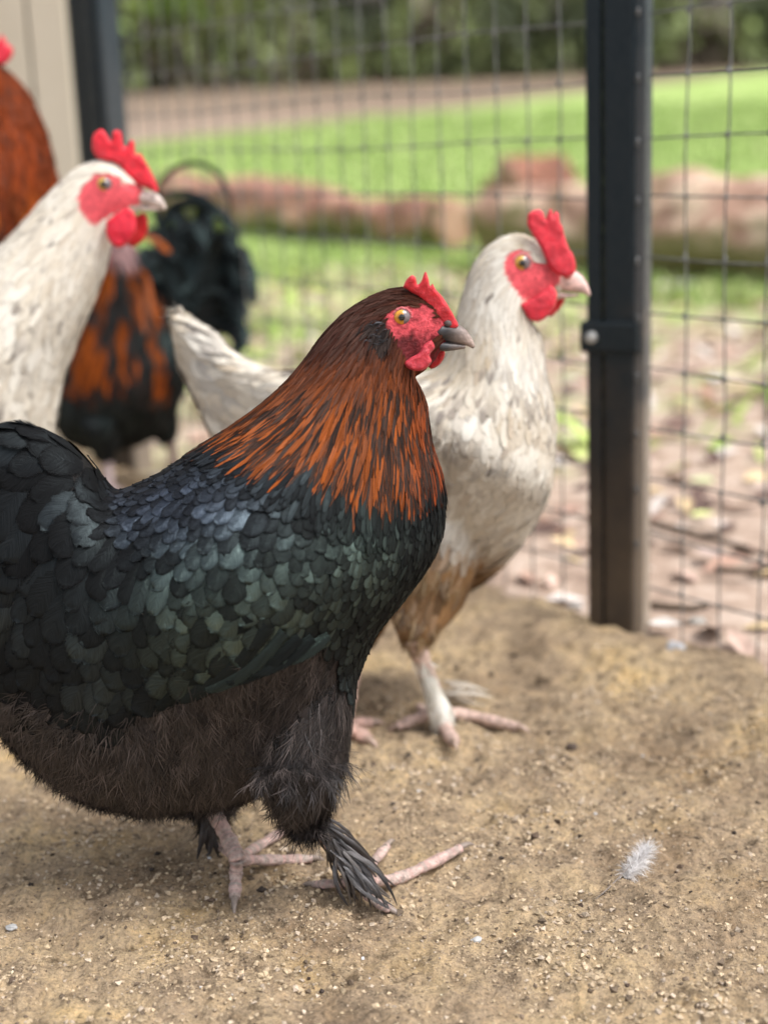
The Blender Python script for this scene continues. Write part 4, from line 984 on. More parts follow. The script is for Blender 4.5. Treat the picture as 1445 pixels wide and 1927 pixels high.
def okF(x, y, p): return (y > fl_line(x) - 35) & ~((x > 690) & (y < 1200))
rg = np.random.default_rng(21)
browns = [(.013, .0105, .0105), (.010, .009, .009), (.021, .017, .016), (.007, .0065, .007), (.034, .027, .025)]
fluff(hen, co, tr, bvh, YB, okF, 36000, lambda x, y: FFB(x, y)[0], (34, 74), (.4, 1.1), browns, (.034, .031, .031), rg, .42, wav=.32)
fluff(hen, co, tr, bvh, YB, okF, 7000, lambda x, y: FFB(x, y)[0], (36, 72), (.3, .6), [(.10, .083, .077), (.07, .058, .055)], (.06, .055, .055), rg, .3, 'silky_hairs', .5)
def barbed_down(root, co, tr, Y, ok, N, dirf, Lr, cols, sheen, rg, nb=16, name='down_feathers'):
    p, nr = sample_surface(co, tr, N, rg); x, y = proj(p); k = ok(x, y, p); p, nr, x, y = p[k], nr[k], x[k], y[k]; n_ = len(p); sc = Y / FPX
    d2 = dirf(x, y) + rg.normal(0, .22, (n_, 2)); d2 /= np.linalg.norm(d2, axis=1, keepdims=True); d3 = img_dir(d2); d3 = d3 - nr * (d3 * nr).sum(1, keepdims=True); d3 /= np.linalg.norm(d3, axis=1, keepdims=True) + 1e-9
    sd_ = np.cross(d3, nr); L = rg.uniform(*Lr, n_) * sc; t = np.tile(np.linspace(.05, .8, nb), (n_, 1)); sg = np.tile(np.where(np.arange(nb) % 2, 1, -1), (n_, 1)); an = sg * rg.uniform(.3, .75, (n_, nb)) * (1 - .5 * t)
    P0 = p[:, None] + d3[:, None] * (L[:, None] * t)[..., None] + nr[:, None] * (L[:, None] * (.03 + .16 * t) * np.clip(1.05 + 1.5 * np.minimum(nr[:, 2:3], 0), .08, 1))[..., None]
    D = d3[:, None] * np.cos(an)[..., None] + sd_[:, None] * np.sin(an)[..., None]; NR = np.repeat(nr[:, None], nb, 1)
    ci = np.array(cols)[rg.integers(0, len(cols), n_)] * rg.uniform(.6, 1.4, (n_, 1)); ci = np.repeat(ci[:, None], nb, 1) * rg.uniform(.75, 1.3, (n_, nb, 1)); si = np.repeat((np.array(sheen)[None] * rg.uniform(.3, 1.6, (n_, 1)))[:, None], nb, 1)
    f = lambda a: a.reshape(-1, 3); LL = np.repeat(L, nb) * rg.uniform(.32, .55, n_ * nb)
    emit_strands(root, name, None, f(P0), f(NR), f(D), LL, rg.uniform(.5, 1.1, n_ * nb) * sc, rg.uniform(.05, .3, n_ * nb), f(ci), f(si), rg, .22)
barbed_down(hen, co, tr, YB, okF, 22000, lambda x, y: FFB(x, y)[0], (48, 92), browns + [(.055, .044, .041)], (.036, .033, .033), rg)
# soft contour feathers within the fluff
p, nr, x, y, d3, L, W, v = plume(co, tr, bvh, Field([(a, b_, c, 62, 40, 0) for a, b_, c, _ in [(60, 1400, 130, 1), (40, 1330, 140, 1), (150, 1470, 118, 1), (300, 1400, 98, 1), (450, 1350, 92, 1), (600, 1250, 100, 1), (600, 1400, 88, 1), (660, 1380, 105, 1)]]), YB, None, lambda x, y, p: (y > fl_line(x)) & (y < 1490), 20000, .6, rg)
N = len(p); V = feather_batch(bvh, p, nr, d3, L, W, np.full(N, -.0004), np.full(N, .045), np.full(N, .8), np.full(N, .3), rg.normal(0, .15, N))
Cc = np.ones((N, nT, nU, 4)); Cc[..., :3] = np.array((.018, .014, .013)); Cc[..., 3] = rg.random(N)[:, None, None] * 40
Sh = np.ones((N, nT, nU, 4)); Sh[..., :3] = np.array((.035, .033, .034)) * rg.uniform(.3, 1.3, (N, 1, 1, 1)); emit_feathers(hen, V, Cc, Sh, M_BLACKF, name='soft_feathers')
# fine loose hair on neck, crown, face and breast outline
def okN(x, y, p): return (y < np.interp(x, [380, 480, 600, 700, 770, 820, 845], [840, 868, 900, 945, 955, 905, 850])) & ~(in_poly(x, y, faceB)) & ~(in_poly(x, y, earB)) & (x < 838) & ~((x > 800) & (y > 640) & (y < 715))
fluff(hen, co, tr, bvh, YB, okN, 14000, lambda x, y: FB(x, y)[0], (18, 38), (.35, .8), [(.07, .02, .008), (.14, .035, .01), (.02, .010, .007), (.012, .009, .008), (.18, .08, .04)], (.03, .022, .018), rg, .22, 'neck_hairs', .12)
def okT(x, y, p): return in_poly(x, y, faceB) & (dist_poly(x, y, faceB) < 14) | (in_poly(x, y, faceB) & (y > 640) & (x < 790))
fluff(hen, co, tr, bvh, YB, okT, 150000, lambda x, y: np.tile(np.array((-.9, .35)), (len(x), 1)), (6, 14), (.4, .7), [(.05, .012, .012), (.02, .01, .01), (.45, .20, .17)], (.02, .015, .015), rg, .5, 'face_bristles', .2)
earB = [(690, 612), (705, 600), (725, 604), (736, 622), (732, 642), (714, 650), (696, 640)]
fluff(hen, co, tr, bvh, YB, lambda x, y, p: in_poly(x, y, earB) & (p[:, 1] < YB), 110000, lambda x, y: np.tile(np.array((-.95, .2)), (len(x), 1)), (12, 20), (.7, 1.2), [(.006, .006, .007)], (.04, .04, .045), rg, 1.3, 'ear_tuft', .15)
# comb, wattles, beak, eye
rd = lambda a, b_: np.array((.60, .030, .045)) * (.75 + .5 * vnoise(a * .11, b_ * .11, 2))
YH = YB - .001
combB = [(758, 540), (765, 526), (775, 518), (782, 523), (785, 535), (792, 530), (800, 511), (806, 524), (809, 538), (814, 534), (820, 545), (831, 557), (843, 575), (855, 596), (862, 614), (846, 618), (822, 598), (798, 568), (776, 552)]
plate('comb', combB, YH - .003, .0028, M_COMB, hen, rd, dy=lambda a, b_: -.004 - .00006 * max(0, 560 - b_) + .00004 * (b_ - 520))
wat = lambda a, b_: np.array((.58, .05, .075)) * (.8 + .4 * vnoise(a * .1, b_ * .1, 5))
plate('wattle', [(812, 640), (818, 654), (808, 668), (812, 680), (800, 695), (782, 698), (766, 692), (762, 682), (774, 672), (788, 664), (798, 648)], YH - .0185, .0032, M_COMB, hen, wat)
plate('wattle', [(835, 655), (837, 668), (828, 685), (812, 694), (806, 686), (816, 668), (826, 652)], YH + .010, .0028, M_COMB, hen, lambda a, b_: np.array((.5, .012, .02)))
def bkB(a, b_):
    t = np.clip((a - 840) / 55, 0, 1); c = np.array((.035, .036, .042)) * (1 - t) + np.array((.30, .23, .20)) * t
    return c * (.7 + .9 * vnoise(a * .05, b_ * .35, 6))
beak([(836, 606, 810, 634, 25), (850, 607, 824, 640, 23), (865, 612, 842, 644, 17), (878, 622, 858, 647, 12), (888, 637, 876, 650, 7), (894, 652, 889, 656, 2.5)],
     [(812, 632, 816, 658, 18), (836, 640, 836, 661, 15), (858, 645, 856, 659, 10), (876, 649, 874, 656, 5)], YB, hen, bkB)
eye(bvh, 757, 597, 14.2, YB, hen, iris=(.60, .26, .02))
# nostril
M_DARK = simple_mat('nostril_dark', (.10, .08, .08), .7)
V, T = join([tube([P(836, 604, YB - .0052), P(843, 608, YB - .0058), P(850, 610, YB - .0052)], [.0012, .0026, .0012], 8, 8)]); mesh_np('nostril', V, T, M_DARK, hen)
# legs
pinkl = (.60, .39, .35); greyl = (.42, .36, .32)
foot(hen, P(398, 1520, YB + .035), TP(446, 1618, .013), [([TP(444, 1650), TP(442, 1690, .003)], 1), ([TP(520, 1618), TP(585, 1616, .003)], .95), ([TP(490, 1590), TP(538, 1562, .003)], .9), ([TP(425, 1600, .007), TP(405, 1590, .004)], .7)], .0054, pinkl, greyl)
foot(hen, P(590, 1540, YB - .022), TP(668, 1655, .014), [([TP(735, 1656), TP(800, 1630), TP(866, 1596, .003)], 1), ([TP(640, 1662), TP(590, 1664, .004)], .8), ([TP(700, 1625), TP(728, 1592, .003)], .85), ([TP(700, 1690), TP(735, 1712, .003)], .9)], .0054, pinkl, greyl)
def strand_locks(root, rows, Y, cols, sheen, seed, name):
    rg = np.random.default_rng(seed); allV = []; allF = []; Cs = []; Ss = []; UV2 = []; o_ = 0
    for (x0, y0, x1, y1, w_, bend, yo, *ye) in rows:
        cen = []; ye = ye[0] if ye else yo
        dx, dy_ = x1 - x0, y1 - y0; ln = math.hypot(dx, dy_) + 1e-6; nx, ny = -dy_ / ln, dx / ln
        for t in TS:
            b2 = math.sin(math.pi * t) * bend; cen.append(list(P(x0 + dx * t + nx * b2, y0 + dy_ * t + ny * b2, Y + yo + (ye - yo) * t ** 1.5 - .006 * math.sin(math.pi * t))))
        cen = np.array(cen)
        for k in range(len(cen)):
            zmin = fz(cen[k, 0], cen[k, 1]) + .003
            if cen[k, 2] < zmin: cen[k, 2] = zmin
        tan = np.gradient(cen, axis=0); tan /= np.linalg.norm(tan, axis=1, keepdims=True) + 1e-9; nn = np.tile(np.array((0, -.8, .6)), (len(TS), 1)); sd_ = np.cross(tan, nn); sd_ /= np.linalg.norm(sd_, axis=1, keepdims=True) + 1e-9; up = np.cross(sd_, tan)
        wt = np.clip(.6 + .5 * np.sin(TS * 3), 0, 1.1) * np.sqrt(np.clip(1.02 - TS ** 4, 0, 1)) * w_ * .5 * Y / FPX
        V = cen[:, None] + sd_[:, None] * (wt[:, None] * US)[..., None] - up[:, None] * (wt[:, None] * .5 * np.abs(US))[..., None]
        allV.append(V.reshape(-1, 3)); allF.append(feather_faces(1) + o_); o_ += len(TS) * len(US)
        c = np.ones((len(TS) * len(US), 4)); c[:, :3] = np.array(cols[rg.integers(0, len(cols))]) * rg.uniform(.7, 1.3); c[:, 3] = rg.random() * 40; Cs.append(c)
        s = np.ones_like(c); s[:, :3] = np.array(sheen) * rg.uniform(.4, 1.6); Ss.append(s); UV2.append(UVF)
    return mesh_np(name, np.vstack(allV), np.vstack(allF), M_BLACKF, root, cols={'Col': np.vstack(Cs), 'Sheen': np.vstack(Ss)}, uv=np.vstack(UV2), kind='stuff')
rgl = random.Random(5); rows = []
yl = G(660, 1660).y - YB - .004
for i in range(90):
    f = rgl.random(); sx0 = 590 + 60 * f + rgl.uniform(-14, 14); sy0 = 1530 + 95 * f + rgl.uniform(-14, 10)
    ex = sx0 + 58 + rgl.uniform(-30, 62) - 10 * f; ey = sy0 + 95 + rgl.uniform(-20, 12)
    if ey > 1712: ey = 1712 - rgl.random() * 14
    rows.append((sx0, sy0, ex, ey, rgl.uniform(5, 11), rgl.uniform(-20, 12), -.034 + .004 * rgl.random(), min(G(ex, ey).y - YB - .004 * rgl.random(), .0)))
strand_locks(hen, rows, YB, [(.018, .016, .017), (.03, .026, .026), (.06, .052, .048)], (.09, .09, .095), 3, 'foot_feathers')
rows = [(390 + rgl.uniform(-12, 10), 1530 + rgl.uniform(-10, 8), 392 + rgl.uniform(-22, 24), 1600 + rgl.uniform(-14, 30), 12, rgl.uniform(-6, 6), .035) for i in range(9)]
strand_locks(hen, rows, YB, [(.018, .016, .017), (.03, .026, .026)], (.06, .06, .065), 4, 'foot_feathers')

# ============================================================ pale hens
def pale_bird(root, st, Y, thighs, field, face, voxel, N, seed, wdark, brown,  fl_ok, fl_field, nloft=110, topn=0, dull=1.0, spacing=.52, ear=None, x_face_max=1e9):
    lofts = [loft(st, Y, nloft, 40, .97)]
    for hip, mid, kn, rr_ in thighs: lofts.append(tube([hip, mid, kn.lerp(mid, .35), kn], rr_, 20, 18))
    co, no, tr, bvh = body_mesh('w', lofts, voxel, root)
    x, y = proj(co); C = np.ones((len(co), 4)); base = np.array((.70, .65, .56))
    C[:, :3] = base
    for poly, colr in ([(face, (.66, .095, .115))] + ([(ear, (.55, .05, .07))] if ear else [])):
        f = np.clip(dist_poly(x, y, poly) * np.where(in_poly(x, y, poly), 1, -1) / 8 + .4, 0, 1)[:, None]
        C[:, :3] = C[:, :3] * (1 - f) + np.array(colr) * (.75 + .5 * vnoise(x * .12, y * .12, 4)[:, None]) * f
    br = brown(x, y)[:, None]; C[:, :3] = C[:, :3] * (1 - br) + np.array((.16, .095, .045)) * br
    mesh_np('body', co, tr, M_SKIN, root, cols={'Col': C})
    rg = np.random.default_rng(seed)
    def ok(x, y, p):
        k = ~(in_poly(x, y, face) & (dist_poly(x, y, face) > 5)) & (x < x_face_max)
        if ear: k &= ~(in_poly(x, y, ear) & (dist_poly(x, y, ear) > 3))
        return k
    p, nr, x, y, d3, L, W, v = plume(co, tr, bvh, field, Y, None, ok, N, spacing, rg)
    n_ = len(p); V = feather_batch(bvh, p, nr, d3, L, W, np.full(n_, .0006), rg.uniform(.02, .045, n_), np.where(v[:, 1] < 18, .6, .1), rg.uniform(.06, .15, n_), rg.normal(0, .12, n_))
    Cc = np.ones((n_, nT, nU, 4)); tone = rg.random((n_, 1))
    pt = vnoise(x * .022, y * .009, seed)[:, None]; tone = np.clip(tone * .45 + (pt - .35) * .9 * dull, 0, 1)
    cbase = np.array((.76, .73, .66)) * (1 - tone) + np.array((.50, .41, .29)) * tone
    gy = (np.clip(vnoise(x * .03, y * .012, seed + 5) - .58, 0, 1) * 3 * rg.random(n_))[:, None] * dull; cbase = cbase * (1 - gy * .6) + np.array((.30, .28, .27)) * gy * .6
    br = np.clip(brown(x, y) + rg.normal(0, .12, n_), 0, 1)[:, None]
    cbase = cbase * (1 - .12 * dull); cbase = cbase * (1 - br) + np.array((.17, .092, .040)) * rg.uniform(.5, 1.4, (n_, 1)) * br
    fleck = rg.random(n_) < wdark(x, y)
    Cc[..., :3] = cbase[:, None, None]
    cd = np.array((.17, .145, .13))
    fk = (fleck[:, None, None] * np.clip((TS[None, :, None] - .35) / .25, 0, 1) * np.clip((1.05 - np.abs(US)[None, None]) / .5, 0, 1))[..., None] * rg.uniform(.25, .9, (n_, 1, 1, 1))
    Cc[..., :3] = Cc[..., :3] * (1 - fk) + cd * fk
    # darker shaft base / edge
    eg = (np.abs(US)[None, None] > .9) * (TS[None, :, None] > .6) * .22
    Cc[..., :3] *= (1 - eg[..., None] * rg.random((n_, 1, 1, 1)))
    Cc[..., 3] = rg.random(n_)[:, None, None] * 40
    Sh = np.zeros((n_, nT, nU, 4)); emit_feathers(root, V, Cc, Sh, M_WHITEF, topn, L * W, V.mean((1, 2))[:, 1] < Y)
    fluff(root, co, tr, bvh, Y, lambda x, y, p: fl_ok(x, y) & ok(x, y, p), 26000, lambda x, y: fl_field(x, y)[0], (30, 60), (.8, 1.8), [(.20, .115, .05), (.28, .19, .10), (.10, .055, .025), (.38, .29, .18)], (0, 0, 0), rg, .3, 'belly_fluff')
    fluff(root, co, tr, bvh, Y, lambda x, y, p: ok(x, y, p) & ~fl_ok(x, y), 26000, lambda x, y: field(x, y)[0], (20, 46), (.4, .9), [(.74, .70, .62), (.66, .60, .50), (.8, .77, .7), (.52, .46, .38)], (0, 0, 0), rg, .16, 'neck_hairs', .12)
    fluff(root, co, tr, bvh, Y, lambda x, y, p: in_poly(x, y, face) & (y > np.mean([q[1] for q in face]) + 4), 140000, lambda x, y: np.tile(np.array((-.85, .45)), (len(x), 1)), (8, 16), (.4, .8), [(.7, .6, .52), (.7, .3, .28)], (0, 0, 0), rg, .4, 'face_bristles', .2)
    return co, tr, bvh
YW = 1.235
hw = thing('hen', G(815, 1350), 'cream hen with red comb standing upright behind the black hen, beside the dark post', 'hen', 'chickens in the pen')
stW = [(1068, 514, 1050, 566, 8), (1058, 500, 1032, 578, 22), (1036, 478, 1008, 592, 34), (1008, 452, 985, 602, 42), (978, 440, 975, 612, 46), (942, 448, 1000, 620, 50), (906, 476, 1018, 634, 56), (882, 518, 1022, 664, 64), (866, 574, 1026, 702, 76),
       (850, 636, 1036, 744, 96), (826, 688, 1044, 792, 118), (782, 706, 1042, 850, 136), (722, 714, 1034, 920, 150), (655, 712, 1006, 980, 160, .02), (595, 704, 966, 1040, 160, .04), (545, 702, 912, 1090, 152, .06), (495, 692, 822, 1132, 140, .075),
       (446, 668, 700, 1140, 116, .09), (405, 634, 560, 1060, 88, .10), (368, 603, 440, 900, 60, .11), (340, 586, 385, 780, 38, .115), (322, 590, 340, 690, 18, .12)]
FW = Field([(1000, 445, 190, 26, 7, 0), (960, 450, 165, 30, 8, 0), (915, 490, 130, 36, 9, 0), (890, 560, 108, 44, 11, 0), (940, 600, 95, 40, 11, 0), (1000, 640, 92, 38, 11, 0), (960, 700, 93, 50, 16, 0), (870, 680, 105, 54, 18, 0), (1020, 740, 88, 44, 16, 0), (1035, 800, 96, 40, 20, 0),
            (940, 800, 97, 48, 24, 0), (860, 800, 104, 54, 26, 0), (980, 880, 102, 44, 28, 0), (900, 920, 108, 50, 30, 0), (1000, 950, 118, 42, 26, 0), (920, 1020, 116, 50, 28, 0), (850, 1090, 108, 54, 28, 0), (780, 1170, 100, 50, 22, 0), (780, 700, 172, 60, 26, 0), (650, 720, 178, 60, 36, 0), (560, 760, 170, 60, 40, 0),
            (480, 730, 200, 60, 36, 0), (400, 660, 218, 80, 40, 0), (350, 620, 225, 60, 34, 0), (420, 780, 190, 70, 40, 0), (600, 950, 150, 70, 40, 0)])
FWF = Field([(900, 1050, 115, 1), (850, 1100, 108, 1), (780, 1160, 98, 1), (700, 1100, 110, 1)])
faceW = [(944, 494), (958, 473), (984, 462), (1008, 467), (1022, 484), (1034, 492), (1040, 470), (1060, 460), (1082, 500), (1086, 514), (1052, 536), (1042, 552), (1020, 560), (1003, 566), (982, 566), (968, 548), (955, 530), (947, 512)]
earW = [(931, 534), (950, 536), (958, 550), (962, 572), (954, 577), (943, 564), (934, 550)]
brW = lambda x, y: np.clip((y - np.interp(x, [700, 850, 1000], [920, 975, 1030])) / 60, 0, 1) * np.clip((x - 560) / 100, 0, 1) + np.clip((350 - x) / 25, 0, 1) * .6
dkW = lambda x, y: np.clip(.02 + .35 * np.exp(-((x - 850) / 36) ** 2 - ((y - 770) / 110) ** 2) + .07 * (y > 640) * (y < 920) + sum(1.1 * np.exp(-((x - a_) / 17) ** 2 - ((y - b_) / 20) ** 2) for a_, b_ in ((955, 855), (932, 672), (862, 840), (915, 745), (990, 740))), 0, 1)
kneeW = P(778, 1205, YW - .03)
coW, trW, bvhW = pale_bird(hw, stW, YW, [(P(830, 900, YW + .03), P(800, 1090, YW + .005), P(780, 1212, YW - .03), [.045, .040, .023, .011]), (P(700, 1040, YW + .06), P(680, 1120, YW + .06), P(665, 1215, YW + .05), [.04, .035, .024, .016])], FW, faceW, .0026, 60000, 31, dkW, brW,
    lambda x, y: (y > np.interp(x, [700, 850, 1000], [960, 1000, 1040])), FWF, ear=earW, x_face_max=1052)
combW = [(992, 424), (992, 406), (1001, 397), (1014, 394), (1021, 400), (1026, 412), (1029, 405), (1033, 395), (1038, 394), (1040, 404), (1045, 397), (1051, 404), (1053, 418), (1058, 427), (1062, 444), (1069, 465), (1078, 480), (1083, 497), (1081, 513), (1066, 522), (1044, 514), (1030, 496), (1018, 468), (1004, 446)]
rdw = lambda a, b_: np.array((.68, .03, .055)) * (.8 + .4 * vnoise(a * .1, b_ * .1, 2))
plate('comb', combW, YW - .016, .0028, M_COMB, hw, rdw)
plate('wattle', [(1036, 536), (1046, 548), (1047, 564), (1042, 581), (1029, 596), (1011, 606), (994, 599), (984, 584), (979, 574), (990, 566), (1006, 558), (1022, 546)], YW - .024, .004, M_COMB, hw, rdw)
plate('wattle', [(1046, 556), (1064, 552), (1060, 570), (1048, 586), (1034, 596), (1030, 580)], YW + .008, .0035, M_COMB, hw, lambda a, b_: np.array((.6, .012, .02)))
bkW = lambda a, b_: np.array((.72, .50, .46)) * (1 - .35 * np.clip((b_ - 535) / 20, 0, 1)) * (.75 + .5 * vnoise(a * .1, b_ * .3, 6))
beak([(1050, 508, 1026, 536, 20), (1066, 508, 1044, 544, 19), (1082, 510, 1062, 548, 16), (1096, 520, 1080, 550, 12), (1106, 537, 1096, 552, 8), (1111, 555, 1106, 558, 3)],
     [(1030, 540, 1034, 560, 13), (1050, 548, 1050, 563, 12), (1072, 551, 1070, 560, 9), (1090, 553, 1088, 557, 4)], YW, hw, bkW)
eye(bvhW, 983, 495, 13.8, YW, hw, iris=(.55, .30, .04), lid=(.62, .2, .2))
V, T = join([tube([P(1060, 518, YW - .0072), P(1067, 520, YW - .0076), P(1075, 521, YW - .007)], [.0012, .0026, .0012], 8, 8)]); mesh_np('nostril', V, T, simple_mat('nostril_pink', (.5, .2, .18), .6), hw)
foot(hw, P(778, 1200, YW - .03), TP(826, 1340, .016), [([TP(880, 1346), TP(972, 1368, .004)], 1), ([TP(840, 1372), TP(854, 1396, .004)], 1), ([TP(790, 1350), TP(750, 1366, .004)], 1), ([TP(805, 1338), TP(790, 1330, .004)], .7)], .0072, (.66, .48, .42), (.5, .36, .3), (.35, .25, .2))
foot(hw, P(668, 1210, YW + .05), TP(640, 1372, .014), [([TP(665, 1376), TP(692, 1392, .004)], 1), ([TP(660, 1362), TP(700, 1360, .004)], .9), ([TP(630, 1385), TP(620, 1400, .004)], .9), ([TP(620, 1368), TP(600, 1360, .004)], .7)], .0085, (.66, .44, .38), (.5, .34, .28), (.35, .25, .2))
# white feathered shank
def shank_down(root, a, b_, r, N, cols, seed, out_r=0.0, name='shank_feathers'):
    rg = np.random.default_rng(seed); a = np.array(a); b_ = np.array(b_); ax = (b_ - a); L = np.linalg.norm(ax); ax /= L
    u = np.cross(ax, (0, 1, 0)); u /= np.linalg.norm(u); v_ = np.cross(ax, u); t = rg.random(N); th = rg.uniform(0, 6.28, N)
    nr = u[None] * np.cos(th)[:, None] + v_[None] * np.sin(th)[:, None]
    p = a + ax * (t * L)[:, None] + nr * (r * (.55 + .75 * t ** 2))[:, None]
    d = ax[None] + nr * (.15 + .35 * t[:, None]) + rg.normal(0, .12, (N, 3)); d /= np.linalg.norm(d, axis=1, keepdims=True)
    emit_strands(root, name, None, p, nr, d, rg.uniform(.010, .026, N), rg.uniform(.0004, .0012, N), np.full(N, .15), np.array(cols)[rg.integers(0, len(cols), N)] * rg.uniform(.8, 1.15, (N, 1)), np.zeros((N, 3)), rg, .15)
shank_down(hw, P(780, 1205, YW - .03), Vector(TP(824, 1330, .02)), .0092, 4200, [(.86, .86, .82), (.80, .79, .74), (.72, .68, .6)], 8)
rgl = random.Random(8); rows = [(840 + rgl.uniform(-8, 8), 1300 + rgl.uniform(-20, 20), 900 + rgl.uniform(-25, 35), 1318 + rgl.uniform(-30, 12), 7, rgl.uniform(-6, 6), .03 + rgl.uniform(-.01, .02)) for i in range(16)]
strand_locks(hw, rows, YW, [(.5, .42, .33), (.36, .28, .2), (.62, .56, .48)], (0, 0, 0), 9, 'foot_feathers')

YL = 1.40
hl = thing('rooster', G(-60, 1240), 'cream rooster with tall red comb at the left, its body leaving the photo', 'rooster', 'chickens in the pen')
stL = [(278, 360, 266, 394, 8), (270, 344, 254, 402, 20), (246, 322, 240, 414, 34), (215, 305, 226, 430, 42), (180, 302, 212, 448, 47), (145, 317, 206, 474, 54), (110, 347, 196, 514, 64), (70, 391, 178, 562, 80), (25, 441, 153, 620, 100), (-30, 492, 128, 682, 120),
       (-90, 542, 111, 742, 138), (-150, 592, 103, 802, 152), (-210, 640, 88, 872, 162), (-280, 680, 55, 950, 165), (-350, 700, 0, 1016, 160), (-430, 700, -90, 1050, 145), (-500, 670, -220, 1040, 115), (-560, 620, -350, 970, 85), (-610, 560, -470, 850, 50), (-640, 510, -560, 710, 24)]
FL = Field([(220, 310, 190, 24, 8, 0), (180, 310, 168, 30, 9, 0), (130, 350, 138, 38, 11, 0), (160, 430, 115, 40, 12, 0), (200, 470, 105, 36, 12, 0), (80, 430, 135, 48, 15, 0), (140, 540, 112, 50, 17, 0), (20, 500, 138, 54, 20, 0), (80, 640, 112, 54, 24, 0), (100, 760, 105, 46, 26, 0), (0, 680, 125, 54, 28, 0), (60, 840, 115, 50, 28, 0), (-150, 640, 150, 60, 34, 0), (-150, 850, 140, 60, 36, 0), (-400, 750, 170, 70, 40, 0), (-560, 620, 215, 90, 40, 0)])
faceL = [(143, 367), (156, 346), (172, 329), (194, 318), (230, 326), (256, 342), (274, 356), (273, 384), (246, 393), (222, 404), (206, 412), (190, 424), (176, 426), (158, 412), (149, 398)]
coL, trL, bvhL = pale_bird(hl, stL, YL, [(P(-90, 900, YL - .03), P(-95, 990, YL - .04), P(-100, 1090, YL - .04), [.04, .035, .024, .014]), (P(-190, 900, YL + .04), P(-180, 990, YL + .05), P(-190, 1080, YL + .05), [.04, .035, .024, .014])], FL, faceL, .0034, 50000, 41,
    lambda x, y: np.full(x.shape, .07), lambda x, y: np.clip((y - 930) / 80, 0, 1) * .6, lambda x, y: y > 960, Field([(0, 1000, 110, 1), (-200, 1050, 120, 1)]), nloft=90, x_face_max=262, dull=.3)
combL = [(174, 282), (173, 268), (177, 252), (188, 244), (196, 246), (204, 258), (211, 266), (213, 248), (221, 245), (229, 250), (232, 272), (239, 277), (246, 264), (253, 268), (255, 290), (264, 289), (272, 300), (280, 314), (291, 336), (298, 362), (272, 352), (249, 342), (234, 325), (220, 308), (196, 302), (182, 296)]
plate('comb', combL, YL - .008, .0034, M_COMB, hl, lambda a, b_: np.array((.72, .018, .04)) * (.8 + .4 * vnoise(a * .1, b_ * .1, 2)))
plate('wattle', [(201, 416), (220, 402), (239, 392), (252, 400), (257, 418), (254, 438), (240, 459), (222, 466), (207, 455), (200, 438)], YL - .026, .0045, M_COMB, hl, lambda a, b_: np.array((.75, .018, .05)))
plate('wattle', [(254, 406), (272, 400), (279, 416), (277, 438), (266, 456), (248, 465), (240, 450)], YL + .006, .004, M_COMB, hl, lambda a, b_: np.array((.6, .006, .012)))
bkL = lambda a, b_: np.array((.62, .52, .47)) * (.5 + .9 * vnoise(a * .12, b_ * .2, 6))
beak([(262, 356, 252, 380, 17), (276, 358, 268, 386, 16), (290, 362, 282, 389, 13), (302, 370, 295, 391, 10), (310, 380, 306, 393, 6), (313, 392, 310, 395, 3)],
     [(254, 380, 256, 398, 11), (272, 386, 272, 398, 10), (290, 390, 288, 397, 7), (304, 393, 303, 396, 4)], YL, hl, bkL)
eye(bvhL, 197, 347, 12.0, YL, hl, iris=(.50, .32, .06), lid=(.6, .12, .12))
for (kx, ky, dyy, fx, fy) in ((-100, 1080, -.04, -90, 1245), (-190, 1070, .05, -190, 1190)):
    foot(hl, P(kx, ky, YL + dyy), TP(fx, fy, .016), [([TP(fx + 40, fy + 6), TP(fx + 105, fy + 16, .004)], 1), ([TP(fx + 14, fy + 20), TP(fx + 26, fy + 44, .004)], 1), ([TP(fx + 30, fy - 10), TP(fx + 80, fy - 26, .004)], 1), ([TP(fx - 20, fy + 2), TP(fx - 38, fy + 4, .004)], .7)], .0085, (.66, .48, .42), (.5, .36, .3))

# ============================================================ coloured roosters behind
def dark_bird(root, st, Y, legs, field, N, seed, colf, extra=(), thighr=.03, voxel=.005, sheen=(.009, .014, .0135)):
    lofts = [loft(st, Y, 70, 36, .97)] + [loft(q_, Y, 30, 24, 1.0) for q_ in extra]
    for hip, kn in legs: lofts.append(tube([hip, hip.lerp(kn, .5), kn], [thighr, thighr * .8, thighr * .35], 16, 16))
    co, no, tr, bvh = body_mesh('d', lofts, voxel, root); x, y = proj(co); C = np.ones((len(co), 4)); C[:, :3] = colf(x, y) * .5
    mesh_np('body', co, tr, M_SKIN, root, cols={'Col': C}); rg = np.random.default_rng(seed)
    p, nr, x, y, d3, L, W, v = plume(co, tr, bvh, field, Y, None, lambda x, y, p: np.ones(x.shape, bool), N, .5, rg)
    n_ = len(p); V = feather_batch(bvh, p, nr, d3, L, W, np.full(n_, .001), rg.uniform(.05, .12, n_), np.where(v[:, 1] < 14, .8, .1), rg.uniform(.2, .4, n_), rg.normal(0, .2, n_))
    Cc = np.ones((n_, nT, nU, 4)); cb = colf(x, y) * rg.uniform(.5, 1.5, (n_, 1)); Cc[..., :3] = cb[:, None, None]; Cc[..., 3] = rg.random(n_)[:, None, None] * 40
    lum = cb.sum(1, keepdims=True); Sh = np.ones((n_, nT, nU, 4)); Sh[..., :3] = (np.array(sheen) * np.clip(1.2 - lum * 4, .15, 1) * rg.uniform(.3, 1.5, (n_, 1)))[:, None, None]
    emit_feathers(root, V, Cc, Sh, M_BLACKF)
    return bvh
YR = 2.2
rr = thing('rooster', G(240, 905), 'rooster with orange neck feathers and curved black tail plumes behind the cream birds', 'rooster', 'chickens in the pen')
